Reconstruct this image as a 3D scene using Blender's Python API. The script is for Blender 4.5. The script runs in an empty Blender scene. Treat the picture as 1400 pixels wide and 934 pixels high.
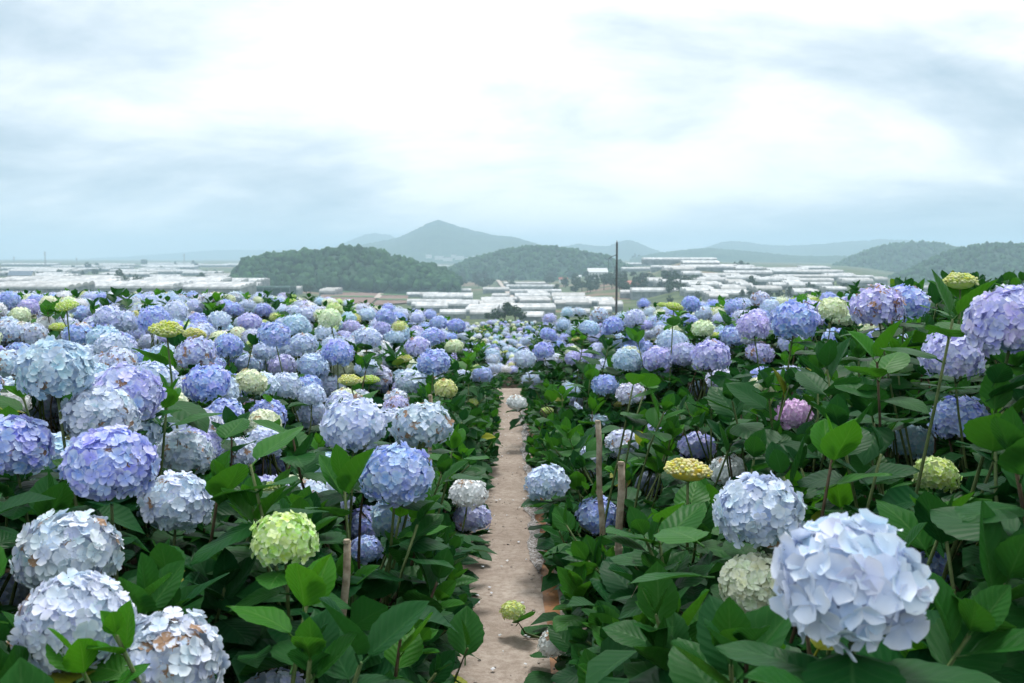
import bpy, math, random
import numpy as np
from mathutils import Matrix, Vector, noise as mnoise

R = math.radians
random.seed(7)
rng = np.random.default_rng(7)
scene = bpy.context.scene
COL = scene.collection

# ------------------------------------------------------------------ camera
F = 1361.0                       # focal length in pixels of the 1400 px wide photograph (35 mm lens)
HC = 1.30                        # camera height above the path
HOR = 352.0                      # row of the horizon
PITCH = math.atan((467 - HOR) / F)
cam_d = bpy.data.cameras.new('camera')
cam = bpy.data.objects.new('camera', cam_d)
COL.objects.link(cam)
cam_d.lens = 35.0
cam_d.sensor_width = 36.0
cam_d.clip_start = 0.05
cam_d.clip_end = 40000
cam_d.dof.use_dof = True
cam_d.dof.focus_distance = 3.6
cam_d.dof.aperture_fstop = 8.5
cam.location = (0, 0, HC)
cam.rotation_euler = (math.pi / 2 - PITCH, 0, 0)
scene.camera = cam
CAMP = np.array([0, 0, HC])
FWD = np.array([0, math.cos(PITCH), -math.sin(PITCH)])
UPV = np.array([0, math.sin(PITCH), math.cos(PITCH)])
RGT = np.array([1.0, 0, 0])


def P(px, py, d):
    return CAMP + d * (FWD + RGT * ((px - 700) / F) + UPV * ((467 - py) / F))


def proj(p):
    q = np.asarray(p) - CAMP
    d = q @ FWD
    return 700 + F * (q @ RGT) / d, 467 - F * (q @ UPV) / d, d


# ------------------------------------------------------------------ sky, sun, exposure
SUN_EL, SUN_AZ = R(66), R(8)    # ahead of the camera, a little to its right
sun_dir = Vector((math.sin(SUN_AZ) * math.cos(SUN_EL), math.cos(SUN_AZ) * math.cos(SUN_EL), math.sin(SUN_EL)))
world = bpy.data.worlds.new('World')
scene.world = world
world.use_nodes = True
wn, wl = world.node_tree.nodes, world.node_tree.links
wn.clear()


def node(tree, typ, **kw):
    n = tree.nodes.new(typ)
    for k, v in kw.items():
        setattr(n, k, v)
    return n


def math_node(t, op, a, b=None, c=None, clamp=False):
    n = t.nodes.new('ShaderNodeMath')
    n.operation = op
    n.use_clamp = clamp
    for i, v in enumerate((a, b, c)):
        if v is None:
            continue
        if isinstance(v, (int, float)):
            n.inputs[i].default_value = v
        else:
            t.links.new(v, n.inputs[i])
    return n.outputs[0]


def mix_col(t, fac, a, b, mode='MIX'):
    n = t.nodes.new('ShaderNodeMix')
    n.data_type = 'RGBA'
    n.blend_type = mode
    n.clamp_factor = True
    for s, v in ((0, fac), (6, a), (7, b)):
        if isinstance(v, (int, float)):
            n.inputs[s].default_value = v
        elif isinstance(v, tuple):
            n.inputs[s].default_value = v if len(v) == 4 else (*v, 1)
        else:
            t.links.new(v, n.inputs[s])
    return n.outputs[2]


def ramp(t, fac, stops):
    n = t.nodes.new('ShaderNodeValToRGB')
    e = n.color_ramp.elements
    while len(e) < len(stops):
        e.new(0.5)
    for i, (p, c) in enumerate(stops):
        e[i].position = p
        e[i].color = (c, c, c, 1) if isinstance(c, (int, float)) else (*c, 1)
    t.links.new(fac, n.inputs[0])
    return n.outputs[0]


def noise_node(t, vec, scale, detail=4, rough=.55, dist=0.0):
    n = t.nodes.new('ShaderNodeTexNoise')
    n.inputs['Scale'].default_value = scale
    n.inputs['Detail'].default_value = detail
    n.inputs['Roughness'].default_value = rough
    n.inputs['Distortion'].default_value = dist
    if vec is not None:
        t.links.new(vec, n.inputs['Vector'])
    return n


wt = world.node_tree
out = node(wt, 'ShaderNodeOutputWorld')
bg = node(wt, 'ShaderNodeBackground')
bg.inputs['Strength'].default_value = 0.1
wl.new(bg.outputs[0], out.inputs[0])
sky = node(wt, 'ShaderNodeTexSky', sky_type='NISHITA')
sky.sun_disc = False
sky.sun_elevation = SUN_EL
sky.sun_rotation = SUN_AZ
sky.air_density = 1.2
sky.dust_density = 2.0
tc = node(wt, 'ShaderNodeTexCoord')
sep = node(wt, 'ShaderNodeSeparateXYZ')
wl.new(tc.outputs['Generated'], sep.inputs[0])
zc = math_node(wt, 'ADD', math_node(wt, 'MAXIMUM', sep.outputs[2], 0.0), 0.26)
comb = node(wt, 'ShaderNodeCombineXYZ')
wl.new(math_node(wt, 'DIVIDE', sep.outputs[0], zc), comb.inputs[0])
wl.new(math_node(wt, 'DIVIDE', sep.outputs[1], zc), comb.inputs[1])
mp = node(wt, 'ShaderNodeMapping')
mp.inputs['Location'].default_value = (3.1, 0.4, 0.0)
mp.inputs['Rotation'].default_value = (0, 0, R(20))
mp.inputs['Scale'].default_value = (1.0, 1.25, 1)
wl.new(comb.outputs[0], mp.inputs[0])
n1 = noise_node(wt, mp.outputs[0], 0.75, 8, .55, .5)
n2 = noise_node(wt, mp.outputs[0], 2.1, 7, .6, .4)
dens = math_node(wt, 'ADD', math_node(wt, 'MULTIPLY', n1.outputs[0], .72), math_node(wt, 'MULTIPLY', n2.outputs[0], .28))
# bright cloud around the veiled sun
vm = node(wt, 'ShaderNodeVectorMath', operation='DOT_PRODUCT')
wl.new(tc.outputs['Generated'], vm.inputs[0])
vm.inputs[1].default_value = sun_dir
glow = math_node(wt, 'POWER', math_node(wt, 'MAXIMUM', vm.outputs['Value'], 0.0), 3.0)
lum = math_node(wt, 'ADD', dens, math_node(wt, 'MULTIPLY', glow, 0.36))
cloud = ramp(wt, lum, [(0.40, (2.5, 3.3, 4.0)), (0.50, (4.3, 4.9, 5.4)), (0.60, (6.7, 6.9, 7.0)), (0.76, (8.6, 8.5, 8.4))])
fac = ramp(wt, dens, [(0.25, 0.86), (0.42, .98)])
wl.new(mix_col(wt, fac, sky.outputs[0], cloud), bg.inputs[0])

sd = bpy.data.lights.new('sun', 'SUN')
sd.energy = 1.5
sd.angle = R(14)
sd.color = (1.0, .97, .92)
so = bpy.data.objects.new('sun', sd)
COL.objects.link(so)
so.rotation_euler = Vector((0, 0, 1)).rotation_difference(sun_dir).to_euler()
scene.view_settings.view_transform = 'Standard'
scene.view_settings.look = 'None'
scene.view_settings.exposure = 0.9
scene.view_settings.gamma = 1.0
scene.view_settings.use_curve_mapping = False
scene.render.engine = 'CYCLES'
cy = scene.cycles
cy.use_denoising = True
cy.max_bounces = 6
cy.diffuse_bounces = 3
cy.glossy_bounces = 2
cy.transmission_bounces = 4
cy.volume_bounces = 1
cy.transparent_max_bounces = 8
cy.sample_clamp_indirect = 4.0
cy.use_adaptive_sampling = True
cy.adaptive_threshold = 0.02
cy.caustics_reflective = False
cy.caustics_refractive = False


# ------------------------------------------------------------------ materials
def new_mat(name):
    m = bpy.data.materials.new(name)
    m.use_nodes = True
    t = m.node_tree
    t.nodes.clear()
    o = t.nodes.new('ShaderNodeOutputMaterial')
    return m, t, o


def principled(t, rough=.6, spec=.5):
    b = t.nodes.new('ShaderNodeBsdfPrincipled')
    b.inputs['Roughness'].default_value = rough
    b.inputs['Specular IOR Level'].default_value = spec
    return b


def put(t, sock, v):
    if isinstance(v, tuple):
        sock.default_value = v if len(v) == 4 else (*v, 1)
    elif isinstance(v, (int, float)):
        sock.default_value = v
    else:
        t.links.new(v, sock)


def bump(t, h, strength, dist=.01):
    b = t.nodes.new('ShaderNodeBump')
    b.inputs['Strength'].default_value = strength
    b.inputs['Distance'].default_value = dist
    t.links.new(h, b.inputs['Height'])
    return b.outputs[0]


def leaf_material():
    m, t, o = new_mat('hydrangea_leaf')
    oi = t.nodes.new('ShaderNodeObjectInfo')
    at = t.nodes.new('ShaderNodeAttribute'); at.attribute_name = 'leafuv'
    tint = t.nodes.new('ShaderNodeAttribute'); tint.attribute_name = 'tint'
    s = t.nodes.new('ShaderNodeSeparateXYZ'); t.links.new(at.outputs['Vector'], s.inputs[0])
    ts = t.nodes.new('ShaderNodeSeparateXYZ'); t.links.new(tint.outputs['Vector'], ts.inputs[0])
    u = math_node(t, 'ABSOLUTE', s.outputs[0])
    v = s.outputs[1]
    # side veins run out from the midrib and curve to the tip
    ph = math_node(t, 'SUBTRACT', math_node(t, 'MULTIPLY', v, 8.0), math_node(t, 'MULTIPLY', math_node(t, 'POWER', u, .8), 2.6))
    saw = math_node(t, 'FRACT', ph)
    tri = math_node(t, 'ABSOLUTE', math_node(t, 'SUBTRACT', saw, .5))          # 0 at the middle between veins, .5 on the vein
    vein = ramp(t, tri, [(0.40, 0.0), (0.5, 1.0)])
    mid = ramp(t, u, [(0.0, 1.0), (0.07, 0.0)])
    veins = math_node(t, 'MAXIMUM', math_node(t, 'MULTIPLY', vein, .5), mid)
    geo = t.nodes.new('ShaderNodeNewGeometry')
    nz = noise_node(t, at.outputs['Vector'], 3.0, 3)
    nz2 = noise_node(t, geo.outputs['Position'], 9.0, 2)
    # leaves: dark mature <-> bright young, by the colour each leaf carries
    young = math_node(t, 'MULTIPLY', ts.outputs[0], 1.0)
    oc = t.nodes.new('ShaderNodeSeparateColor'); t.links.new(oi.outputs['Color'], oc.inputs[0])
    age = math_node(t, 'MINIMUM', math_node(t, 'ADD', young, oc.outputs[0]), 1.0)
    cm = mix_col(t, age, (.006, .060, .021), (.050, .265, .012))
    rnd = math_node(t, 'FRACT', math_node(t, 'ADD', ts.outputs[1], oi.outputs['Random']))
    cm = mix_col(t, math_node(t, 'MULTIPLY', rnd, .5), cm, mix_col(t, age, (.014, .105, .020), (.10, .33, .018)))
    cm = mix_col(t, math_node(t, 'MULTIPLY', nz.outputs[0], .35), cm, (.012, .06, .02))
    cm = mix_col(t, math_node(t, 'MULTIPLY', veins, .6), cm, mix_col(t, age, (.04, .14, .05), (.20, .40, .07)))
    yel = ramp(t, oc.outputs[1], [(0.0, 0.0), (1.0, 1.0)])
    cm = mix_col(t, yel, cm, (.30, .33, .03))
    spots = ramp(t, noise_node(t, at.outputs['Vector'], 5.5, 3, .6).outputs[0], [(.70, 0.0), (.76, 1.0)])
    cm = mix_col(t, math_node(t, 'MULTIPLY', spots, ramp(t, rnd, [(.72, 0.0), (.8, .6)])), cm, (.11, .07, .025))
    b = principled(t, .4, .11)
    put(t, b.inputs['Base Color'], cm)
    put(t, b.inputs['Roughness'], math_node(t, 'ADD', .29, math_node(t, 'MULTIPLY', nz2.outputs[0], .26)))
    quilt = math_node(t, 'SUBTRACT', math_node(t, 'MULTIPLY', math_node(t, 'COSINE', math_node(t, 'MULTIPLY', ph, 6.2832)), -.5), math_node(t, 'MULTIPLY', mid, .8))
    nrm = bump(t, quilt, .17, .004)
    put(t, b.inputs['Normal'], nrm)
    tr = t.nodes.new('ShaderNodeBsdfTranslucent')
    put(t, tr.inputs[0], mix_col(t, age, (.012, .07, .012), (.10, .34, .012)))
    mx = t.nodes.new('ShaderNodeMixShader')
    mx.inputs[0].default_value = .34
    t.links.new(b.outputs[0], mx.inputs[1]); t.links.new(tr.outputs[0], mx.inputs[2])
    t.links.new(mx.outputs[0], o.inputs[0])
    return m


def petal_material():
    m, t, o = new_mat('hydrangea_petal')
    oi = t.nodes.new('ShaderNodeObjectInfo')
    at = t.nodes.new('ShaderNodeAttribute'); at.attribute_name = 'petal'
    s = t.nodes.new('ShaderNodeSeparateXYZ'); t.links.new(at.outputs['Vector'], s.inputs[0])
    rnd = math_node(t, 'FRACT', math_node(t, 'ADD', s.outputs[0], math_node(t, 'MULTIPLY', oi.outputs['Random'], 3.7)))
    r2 = math_node(t, 'FRACT', math_node(t, 'MULTIPLY', rnd, 17.3))
    base = oi.outputs['Color']
    hsv = t.nodes.new('ShaderNodeHueSaturation')
    put(t, hsv.inputs['Hue'], math_node(t, 'ADD', .480, math_node(t, 'MULTIPLY', r2, .055)))
    put(t, hsv.inputs['Saturation'], math_node(t, 'ADD', .92, math_node(t, 'MULTIPLY', rnd, .5)))
    put(t, hsv.inputs['Value'], math_node(t, 'ADD', .96, math_node(t, 'MULTIPLY', r2, .12)))
    t.links.new(base, hsv.inputs['Color'])
    pale = mix_col(t, .64, hsv.outputs[0], (.92, .93, .94))
    # petals pale to rim and eye; the deeper tone between paints shade in gaps
    edge = ramp(t, s.outputs[1], [(0.0, .3), (.22, .0), (.55, .3), (1.0, 1.0)])
    c = mix_col(t, math_node(t, 'MULTIPLY', edge, math_node(t, 'ADD', .55, math_node(t, 'MULTIPLY', rnd, .5))), hsv.outputs[0], pale)
    geo = t.nodes.new('ShaderNodeNewGeometry')
    nz = noise_node(t, geo.outputs['Position'], 55.0, 3)
    c = mix_col(t, ramp(t, nz.outputs[0], [(.45, 0.0), (.75, .4)]), c, pale)
    c = mix_col(t, math_node(t, 'MULTIPLY', s.outputs[2], ramp(t, nz.outputs[0], [(.42, 0.0), (.52, .9)])), c, (.33, .17, .06))
    d = principled(t, .6, .25)
    put(t, d.inputs['Base Color'], c)
    tr = t.nodes.new('ShaderNodeBsdfTranslucent')
    put(t, tr.inputs[0], c)
    mx = t.nodes.new('ShaderNodeMixShader')
    mx.inputs[0].default_value = .2
    t.links.new(d.outputs[0], mx.inputs[1]); t.links.new(tr.outputs[0], mx.inputs[2])
    t.links.new(mx.outputs[0], o.inputs[0])
    return m


def simple_mat(name, c1, c2, scale=5.0, rough=.8, spec=.3, bstr=0.0, detail=5, object_space=False, lo=.35, hi=.65):
    m, t, o = new_mat(name)
    if object_space:
        vec = t.nodes.new('ShaderNodeTexCoord').outputs['Object']
    else:
        vec = t.nodes.new('ShaderNodeNewGeometry').outputs['Position']
    n = noise_node(t, vec, scale, detail, .6)
    b = principled(t, rough, spec)
    put(t, b.inputs['Base Color'], mix_col(t, ramp(t, n.outputs[0], [(lo, 0.0), (hi, 1.0)]), c1, c2))
    if bstr:
        put(t, b.inputs['Normal'], bump(t, n.outputs[0], bstr, .02))
    t.links.new(b.outputs[0], o.inputs[0])
    return m


M_LEAF = leaf_material()
M_PETAL = petal_material()
M_STEM = simple_mat('green_stem', (.06, .11, .03), (.13, .17, .06), 30, .6)
M_WOODY = simple_mat('woody_stem', (.045, .03, .018), (.10, .075, .04), 25, .8)


def path_material():
    m, t, o = new_mat('sandy_concrete')
    g = t.nodes.new('ShaderNodeNewGeometry')
    a = noise_node(t, g.outputs['Position'], 2.2, 6, .65)
    b2 = noise_node(t, g.outputs['Position'], 28, 5, .7)
    c2 = noise_node(t, g.outputs['Position'], 160, 3, .7)
    c = mix_col(t, ramp(t, a.outputs[0], [(.36, 0.0), (.66, 1.0)]), (.28, .225, .185), (.46, .395, .34))
    c = mix_col(t, ramp(t, b2.outputs[0], [(.40, .55), (.58, 0.0)]), c, (.20, .15, .115))
    c = mix_col(t, ramp(t, c2.outputs[0], [(.58, 0.0), (.72, .6)]), c, (.50, .44, .38))
    c = mix_col(t, ramp(t, c2.outputs[0], [(.26, .6), (.38, 0.0)]), c, (.12, .085, .06))
    p = principled(t, .8, .3)
    put(t, p.inputs['Base Color'], c)
    h = math_node(t, 'ADD', math_node(t, 'MULTIPLY', b2.outputs[0], .8), math_node(t, 'MULTIPLY', c2.outputs[0], .5))
    put(t, p.inputs['Normal'], bump(t, h, .5, .012))
    t.links.new(p.outputs[0], o.inputs[0])
    return m


def ground_material():
    m, t, o = new_mat('bed_soil_and_valley')
    g = t.nodes.new('ShaderNodeNewGeometry')
    ln = t.nodes.new('ShaderNodeVectorMath'); ln.operation = 'LENGTH'
    t.links.new(g.outputs['Position'], ln.inputs[0])
    far = math_node(t, 'GREATER_THAN', ln.outputs['Value'], 48.0)
    n = noise_node(t, g.outputs['Position'], 14, 6, .65)
    soil = mix_col(t, ramp(t, n.outputs[0], [(.35, 0.0), (.65, 1.0)]), (.030, .022, .015), (.085, .060, .040))
    a = noise_node(t, g.outputs['Position'], .012, 6, .6)
    b2 = noise_node(t, g.outputs['Position'], .05, 5, .6)
    green = mix_col(t, ramp(t, b2.outputs[0], [(.38, 0.0), (.62, 1.0)]), (.030, .060, .022), (.105, .14, .055))
    val = mix_col(t, ramp(t, a.outputs[0], [(.54, 0.0), (.60, 1.0)]), green, (.21, .14, .10))
    p = principled(t, .9, .2)
    put(t, p.inputs['Base Color'], mix_col(t, far, soil, val))
    put(t, p.inputs['Normal'], bump(t, n.outputs[0], .5, .02))
    t.links.new(p.outputs[0], o.inputs[0])
    return m


M_PATH = path_material()
M_GROUND = ground_material()
M_CHAN = simple_mat('wet_orange_silt', (.24, .10, .035), (.40, .20, .085), 14, .45, .5, .3)
M_SLAB = simple_mat('pale_slab', (.30, .26, .23), (.42, .37, .33), 12, .85, .2, .3)
M_STAKE = simple_mat('weathered_cane', (.20, .155, .105), (.42, .36, .28), 30, .8, .2, .3)
M_FOREST = simple_mat('wood_crowns', (.010, .042, .022), (.050, .125, .045), .10, .9, .1)
M_FARHILL = simple_mat('hill_cover', (.016, .050, .030), (.055, .105, .060), .02, .95, .1, .0, 8)
M_CROWN = simple_mat('tree_leaves', (.014, .042, .020), (.050, .100, .035), .9, .8, .2)
M_TRUNK = simple_mat('tree_bark', (.06, .045, .035), (.14, .11, .085), 3, .9)
def film_material():
    m, t, o = new_mat('greenhouse_film')
    oi = t.nodes.new('ShaderNodeObjectInfo')
    tcn = t.nodes.new('ShaderNodeTexCoord')
    mpn = t.nodes.new('ShaderNodeMapping'); mpn.inputs['Scale'].default_value = (.22, .05, .3)
    t.links.new(tcn.outputs['Object'], mpn.inputs[0])
    n = noise_node(t, mpn.outputs[0], 1.0, 4, .6)
    c = mix_col(t, ramp(t, n.outputs[0], [(.38, 0.0), (.62, 1.0)]), (.34, .36, .37), (.66, .67, .68))
    c = mix_col(t, ramp(t, oi.outputs['Random'], [(.55, 0.0), (1.0, .55)]), c, (.30, .29, .27))
    p = principled(t, .5, .3)
    put(t, p.inputs['Base Color'], c)
    t.links.new(p.outputs[0], o.inputs[0])
    return m


M_FILM = film_material()
M_FILMW = simple_mat('greenhouse_wall_net', (.12, .15, .16), (.30, .33, .34), .25, .6, .3)
M_RIB = simple_mat('greenhouse_frame', (.28, .30, .31), (.40, .42, .43), 1, .5)
M_SHADE = simple_mat('dark_shade_net', (.012, .050, .045), (.03, .085, .07), .5, .8)
M_HOUSEW = simple_mat('house_render', (.62, .61, .58), (.75, .74, .71), .6, .85)
M_HOUSER = simple_mat('red_roof', (.30, .09, .06), (.42, .15, .10), .8, .8)
M_HOUSEB = simple_mat('blue_grey_roof', (.10, .15, .20), (.16, .21, .27), .8, .6)
M_HOUSEG = simple_mat('pale_metal_roof', (.50, .52, .54), (.62, .64, .66), .8, .5)
M_DARKWIN = simple_mat('window_dark', (.03, .04, .05), (.06, .07, .08), 2, .3)
M_EARTH = simple_mat('ploughed_earth', (.15, .095, .075), (.24, .16, .13), .3, .95)
M_CROP = simple_mat('crop_green', (.05, .12, .04), (.09, .19, .06), .6, .9)
M_ROAD = simple_mat('dirt_road', (.36, .30, .26), (.50, .44, .39), .3, .9)
M_POLE = simple_mat('dark_concrete_pole', (.05, .055, .06), (.10, .105, .11), 3, .8)
M_PYLON = simple_mat('galvanised_steel', (.22, .23, .24), (.32, .33, .34), 3, .5)


def plastic_material():
    m, t, o = new_mat('crumpled_plastic')
    g = t.nodes.new('ShaderNodeNewGeometry')
    n = noise_node(t, g.outputs['Position'], 60, 5, .7)
    b = principled(t, .22, .6)
    put(t, b.inputs['Base Color'], mix_col(t, ramp(t, n.outputs[0], [(.4, 0.0), (.6, 1.0)]), (.30, .27, .25), (.66, .66, .67)))
    put(t, b.inputs['Normal'], bump(t, n.outputs[0], .9, .02))
    tr = t.nodes.new('ShaderNodeBsdfTransparent')
    mx = t.nodes.new('ShaderNodeMixShader')
    put(t, mx.inputs[0], ramp(t, n.outputs[0], [(.38, .35), (.62, .95)]))
    t.links.new(tr.outputs[0], mx.inputs[1]); t.links.new(b.outputs[0], mx.inputs[2])
    t.links.new(mx.outputs[0], o.inputs[0])
    return m


M_PLASTIC = plastic_material()


# ------------------------------------------------------------------ mesh helpers
def mesh_from(name, verts, faces, mat, smooth=True, attrs=None):
    me = bpy.data.meshes.new(name)
    v = np.asarray(verts, dtype=np.float32).reshape(-1, 3)
    if isinstance(faces, np.ndarray):
        k = faces.shape[1]
        me.vertices.add(len(v)); me.vertices.foreach_set('co', v.ravel())
        me.loops.add(faces.size); me.loops.foreach_set('vertex_index', faces.astype(np.int32).ravel())
        me.polygons.add(len(faces))
        me.polygons.foreach_set('loop_start', np.arange(0, faces.size, k, dtype=np.int32))
        me.polygons.foreach_set('loop_total', np.full(len(faces), k, dtype=np.int32))
        me.update(calc_edges=True)
    else:
        me.from_pydata(v.tolist(), [], faces)
        me.update()
    if smooth:
        me.polygons.foreach_set('use_smooth', np.ones(len(me.polygons), dtype=bool))
    for k, a in (attrs or {}).items():
        at = me.attributes.new(k, 'FLOAT_VECTOR', 'POINT')
        at.data.foreach_set('vector', np.asarray(a, dtype=np.float32).ravel())
    if mat:
        me.materials.append(mat)
    return me


def link(name, me, parent=None, loc=None, mtx=None, **props):
    o = bpy.data.objects.new(name, me)
    COL.objects.link(o)
    if parent is not None:
        o.parent = parent
    if mtx is not None:
        o.matrix_basis = mtx
    elif loc is not None:
        o.location = loc
    for k, v in props.items():
        o[k] = v
    return o


def grid_faces(nu, nv):
    i = np.arange(nu - 1)[:, None] * nv + np.arange(nv - 1)[None, :]
    return np.stack([i, i + nv, i + nv + 1, i + 1], -1).reshape(-1, 4)


class MB:
    """collects simple shapes into one mesh"""
    def __init__(self):
        self.v, self.f = [], []

    def box(self, x0, x1, y0, y1, z0, z1):
        b = len(self.v)
        self.v += [(x, y, z) for z in (z0, z1) for y in (y0, y1) for x in (x0, x1)]
        self.f += [tuple(b + i for i in q) for q in ((0, 2, 3, 1), (4, 5, 7, 6), (0, 1, 5, 4), (2, 6, 7, 3), (0, 4, 6, 2), (1, 3, 7, 5))]

    def tube(self, pts, radii, n=6, cap=True):
        b = len(self.v)
        pts = [Vector(p) for p in pts]
        for i, p in enumerate(pts):
            d = (pts[min(i + 1, len(pts) - 1)] - pts[max(i - 1, 0)]).normalized()
            a = d.orthogonal().normalized() if abs(d.z) < .9 else Vector((1, 0, 0)).cross(d).normalized()
            c = d.cross(a)
            for k in range(n):
                an = 2 * math.pi * k / n
                self.v.append(tuple(p + (a * math.cos(an) + c * math.sin(an)) * radii[i]))
        for i in range(len(pts) - 1):
            for k in range(n):
                self.f.append((b + i * n + k, b + i * n + (k + 1) % n, b + (i + 1) * n + (k + 1) % n, b + (i + 1) * n + k))
        if cap:
            self.f.append(tuple(b + k for k in range(n))[::-1])
            self.f.append(tuple(b + (len(pts) - 1) * n + k for k in range(n)))

    def mesh(self, name, mat, smooth=False):
        return mesh_from(name, self.v, self.f, mat, smooth)


def fbm(x, y, s=1.0):
    return mnoise.fractal(Vector((x * s, y * s, 3.3)), 1.0, 2.0, 4)


# ------------------------------------------------------------------ terrain
def sstep(a, b, x):
    t = min(1.0, max(0.0, (x - a) / (b - a)))
    return t * t * (3 - 2 * t)


TD = [380, 600, 900, 1300, 2000, 3500, 9000]
TP = [-200, 0, 300, 450, 600, 750, 860, 950, 1050, 1150, 1250, 1400, 1700]
TY = {-200: (412, 396, 384, 373, 363, 357, 354), 0: (412, 396, 384, 374, 364, 357, 354), 300: (416, 401, 388, 378, 367, 358, 354),
      450: (436, 419, 402, 388, 372, 360, 354), 600: (442, 427, 408, 390, 373, 360, 354), 750: (442, 423, 402, 387, 374, 360, 354),
      860: (440, 420, 388, 374, 364, 357, 354), 950: (432, 408, 366, 356, 358, 357, 354), 1050: (428, 404, 376, 366, 362, 357, 354),
      1150: (424, 402, 378, 370, 364, 358, 354), 1250: (430, 412, 398, 388, 374, 360, 354), 1400: (428, 408, 392, 384, 372, 360, 354),
      1700: (425, 408, 392, 384, 372, 360, 354)}
TYA = np.array([TY[p] for p in TP])
LTD = np.log(TD)


def valley_y(px, d):
    px = min(max(px, TP[0]), TP[-1])
    i = min(np.searchsorted(TP, px, side='right') - 1, len(TP) - 2)
    u = (px - TP[i]) / (TP[i + 1] - TP[i])
    u = u * u * (3 - 2 * u)
    row = TYA[i] * (1 - u) + TYA[i + 1] * u
    return float(np.interp(math.log(max(d, 1)), LTD, row))


def near_z(x, y):
    yy = max(y, -6)
    z = -.04 * min(yy, 14.0) - .02 * max(0, min(yy, 40) - 18)
    z -= .85 * sstep(13.8, 17.0, yy)
    ax = abs(x)
    rise = .12 * max(0, ax - .5)
    rise = min(rise, .30 if x > 0 else .30) * (1 - (.38 if x > 0 else .14) * sstep(5.5, 11.0, yy))
    return z + rise * (1 - sstep(13.0, 16.5, yy))


def ground_z(x, y):
    r = math.hypot(x, y)
    if r < 38:
        return near_z(x, y)
    a = math.atan2(x, y)
    px = 700 + F * math.tan(max(-1.0, min(1.0, a)))
    dd = max(r * math.cos(max(-1.0, min(1.0, a))), 1)
    zv = HC - (valley_y(px, max(dd, 380)) - HOR) / F * max(dd, 380)
    if r > 380:
        return zv
    z0 = near_z(x, y)
    u = sstep(38, 330, r) ** .55
    return z0 * (1 - u) + zv * u


def ground_hit(px, py):
    """distance at which the ground of the valley shows at this pixel"""
    best, bd = 1e9, 500
    for d in np.geomspace(385, 3400, 160):
        e = abs(valley_y(px, d) - py)
        if e < best - .05:
            best, bd = e, d
    return bd


ang = sorted(set([round(a, 4) for a in np.concatenate([np.linspace(-180, -36, 37), np.linspace(-36, 36, 217), np.linspace(36, 180, 37)])]))
rad = np.concatenate([np.linspace(.3, 19, 52), np.geomspace(20, 9000, 74)])
gv = [(0, 0, near_z(0, 0))]
for r in rad:
    for a in ang[:-1]:
        x, y = r * math.sin(R(a)), r * math.cos(R(a))
        z = ground_z(x, y)
        if r > 60:
            z += fbm(x, y, .01) * min(1.2, r * .002)
        gv.append((x, y, z))
na = len(ang) - 1
gf = [(0, 1 + (k + 1) % na, 1 + k) for k in range(na)]
for i in range(len(rad) - 1):
    for k in range(na):
        a0, a1 = 1 + i * na + k, 1 + i * na + (k + 1) % na
        gf.append((a0, a1, a1 + na, a0 + na))
link('ground', mesh_from('ground', gv, gf, M_GROUND), kind='structure')


def strip(name, x0, x1, y0, y1, dz, mat, ny=90, nx=5, wob=0.0, **props):
    v = []
    for i in range(ny):
        y = y0 + (y1 - y0) * i / (ny - 1)
        for k in range(nx):
            u = k / (nx - 1)
            w = wob * (mnoise.noise(Vector((y * 1.7, 9.1 * (u > .5), 2))) if u in (0, 1) else 0)
            x = x0 + (x1 - x0) * u + w
            v.append((x, y, near_z(0, y) + dz + (0 if u in (0, 1) else .004 * mnoise.noise(Vector((x * 9, y * 5, 0))))))
    return link(name, mesh_from(name, v, grid_faces(ny, nx)[:, ::-1], mat), **props)


strip('path', -.34, .135, -2.5, 15.5, .020, M_PATH, 160, 7, .02, kind='structure')
strip('drainage_channel', .125, .215, -2.5, 13.0, .010, M_CHAN, 120, 4, .02, kind='structure')
strip('pavement', .20, .44, -2.5, 12.5, .016, M_SLAB, 120, 5, .015, kind='structure')


# ------------------------------------------------------------------ hills and mountains
def hill(name, pts, d, depth, base_y, mat, rough=0.0, rscale=.01, step=1.8, nrow=22, forest=None):
    xs = [p[0] for p in pts]; ys = [p[1] for p in pts]
    cols = np.arange(xs[0], xs[-1] + step, step)
    v = []
    for px in cols:
        yr = float(np.interp(px, xs, ys))
        edge = min(1, (px - xs[0]) / 12 + .0, (xs[-1] - px) / 12 + .0)
        for j in range(nrow):
            t = -1 + 2 * j / (nrow - 1)
            dist = d + t * depth
            zr = (HOR - yr) / F * d
            zb = -(base_y - HOR) / F * d
            k = math.cos(t * math.pi / 2) ** 1.3
            x = (px - 700) / F * dist
            z = HC + zb + (zr - zb) * k
            gul = fbm(x + t * depth * .3, dist, rscale)
            z += rough * gul * (.35 + .65 * (1 - abs(1 - 2 * k))) * max(edge, .2) + k * d * .0006 * random.uniform(-1, 1)
            v.append((x, dist, z - (6 if j in (0, nrow - 1) else 0)))
    return link(name, mesh_from(name, v, grid_faces(len(cols), nrow)[:, ::-1], mat), kind='structure'), (xs, ys, d, depth, base_y)


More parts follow.
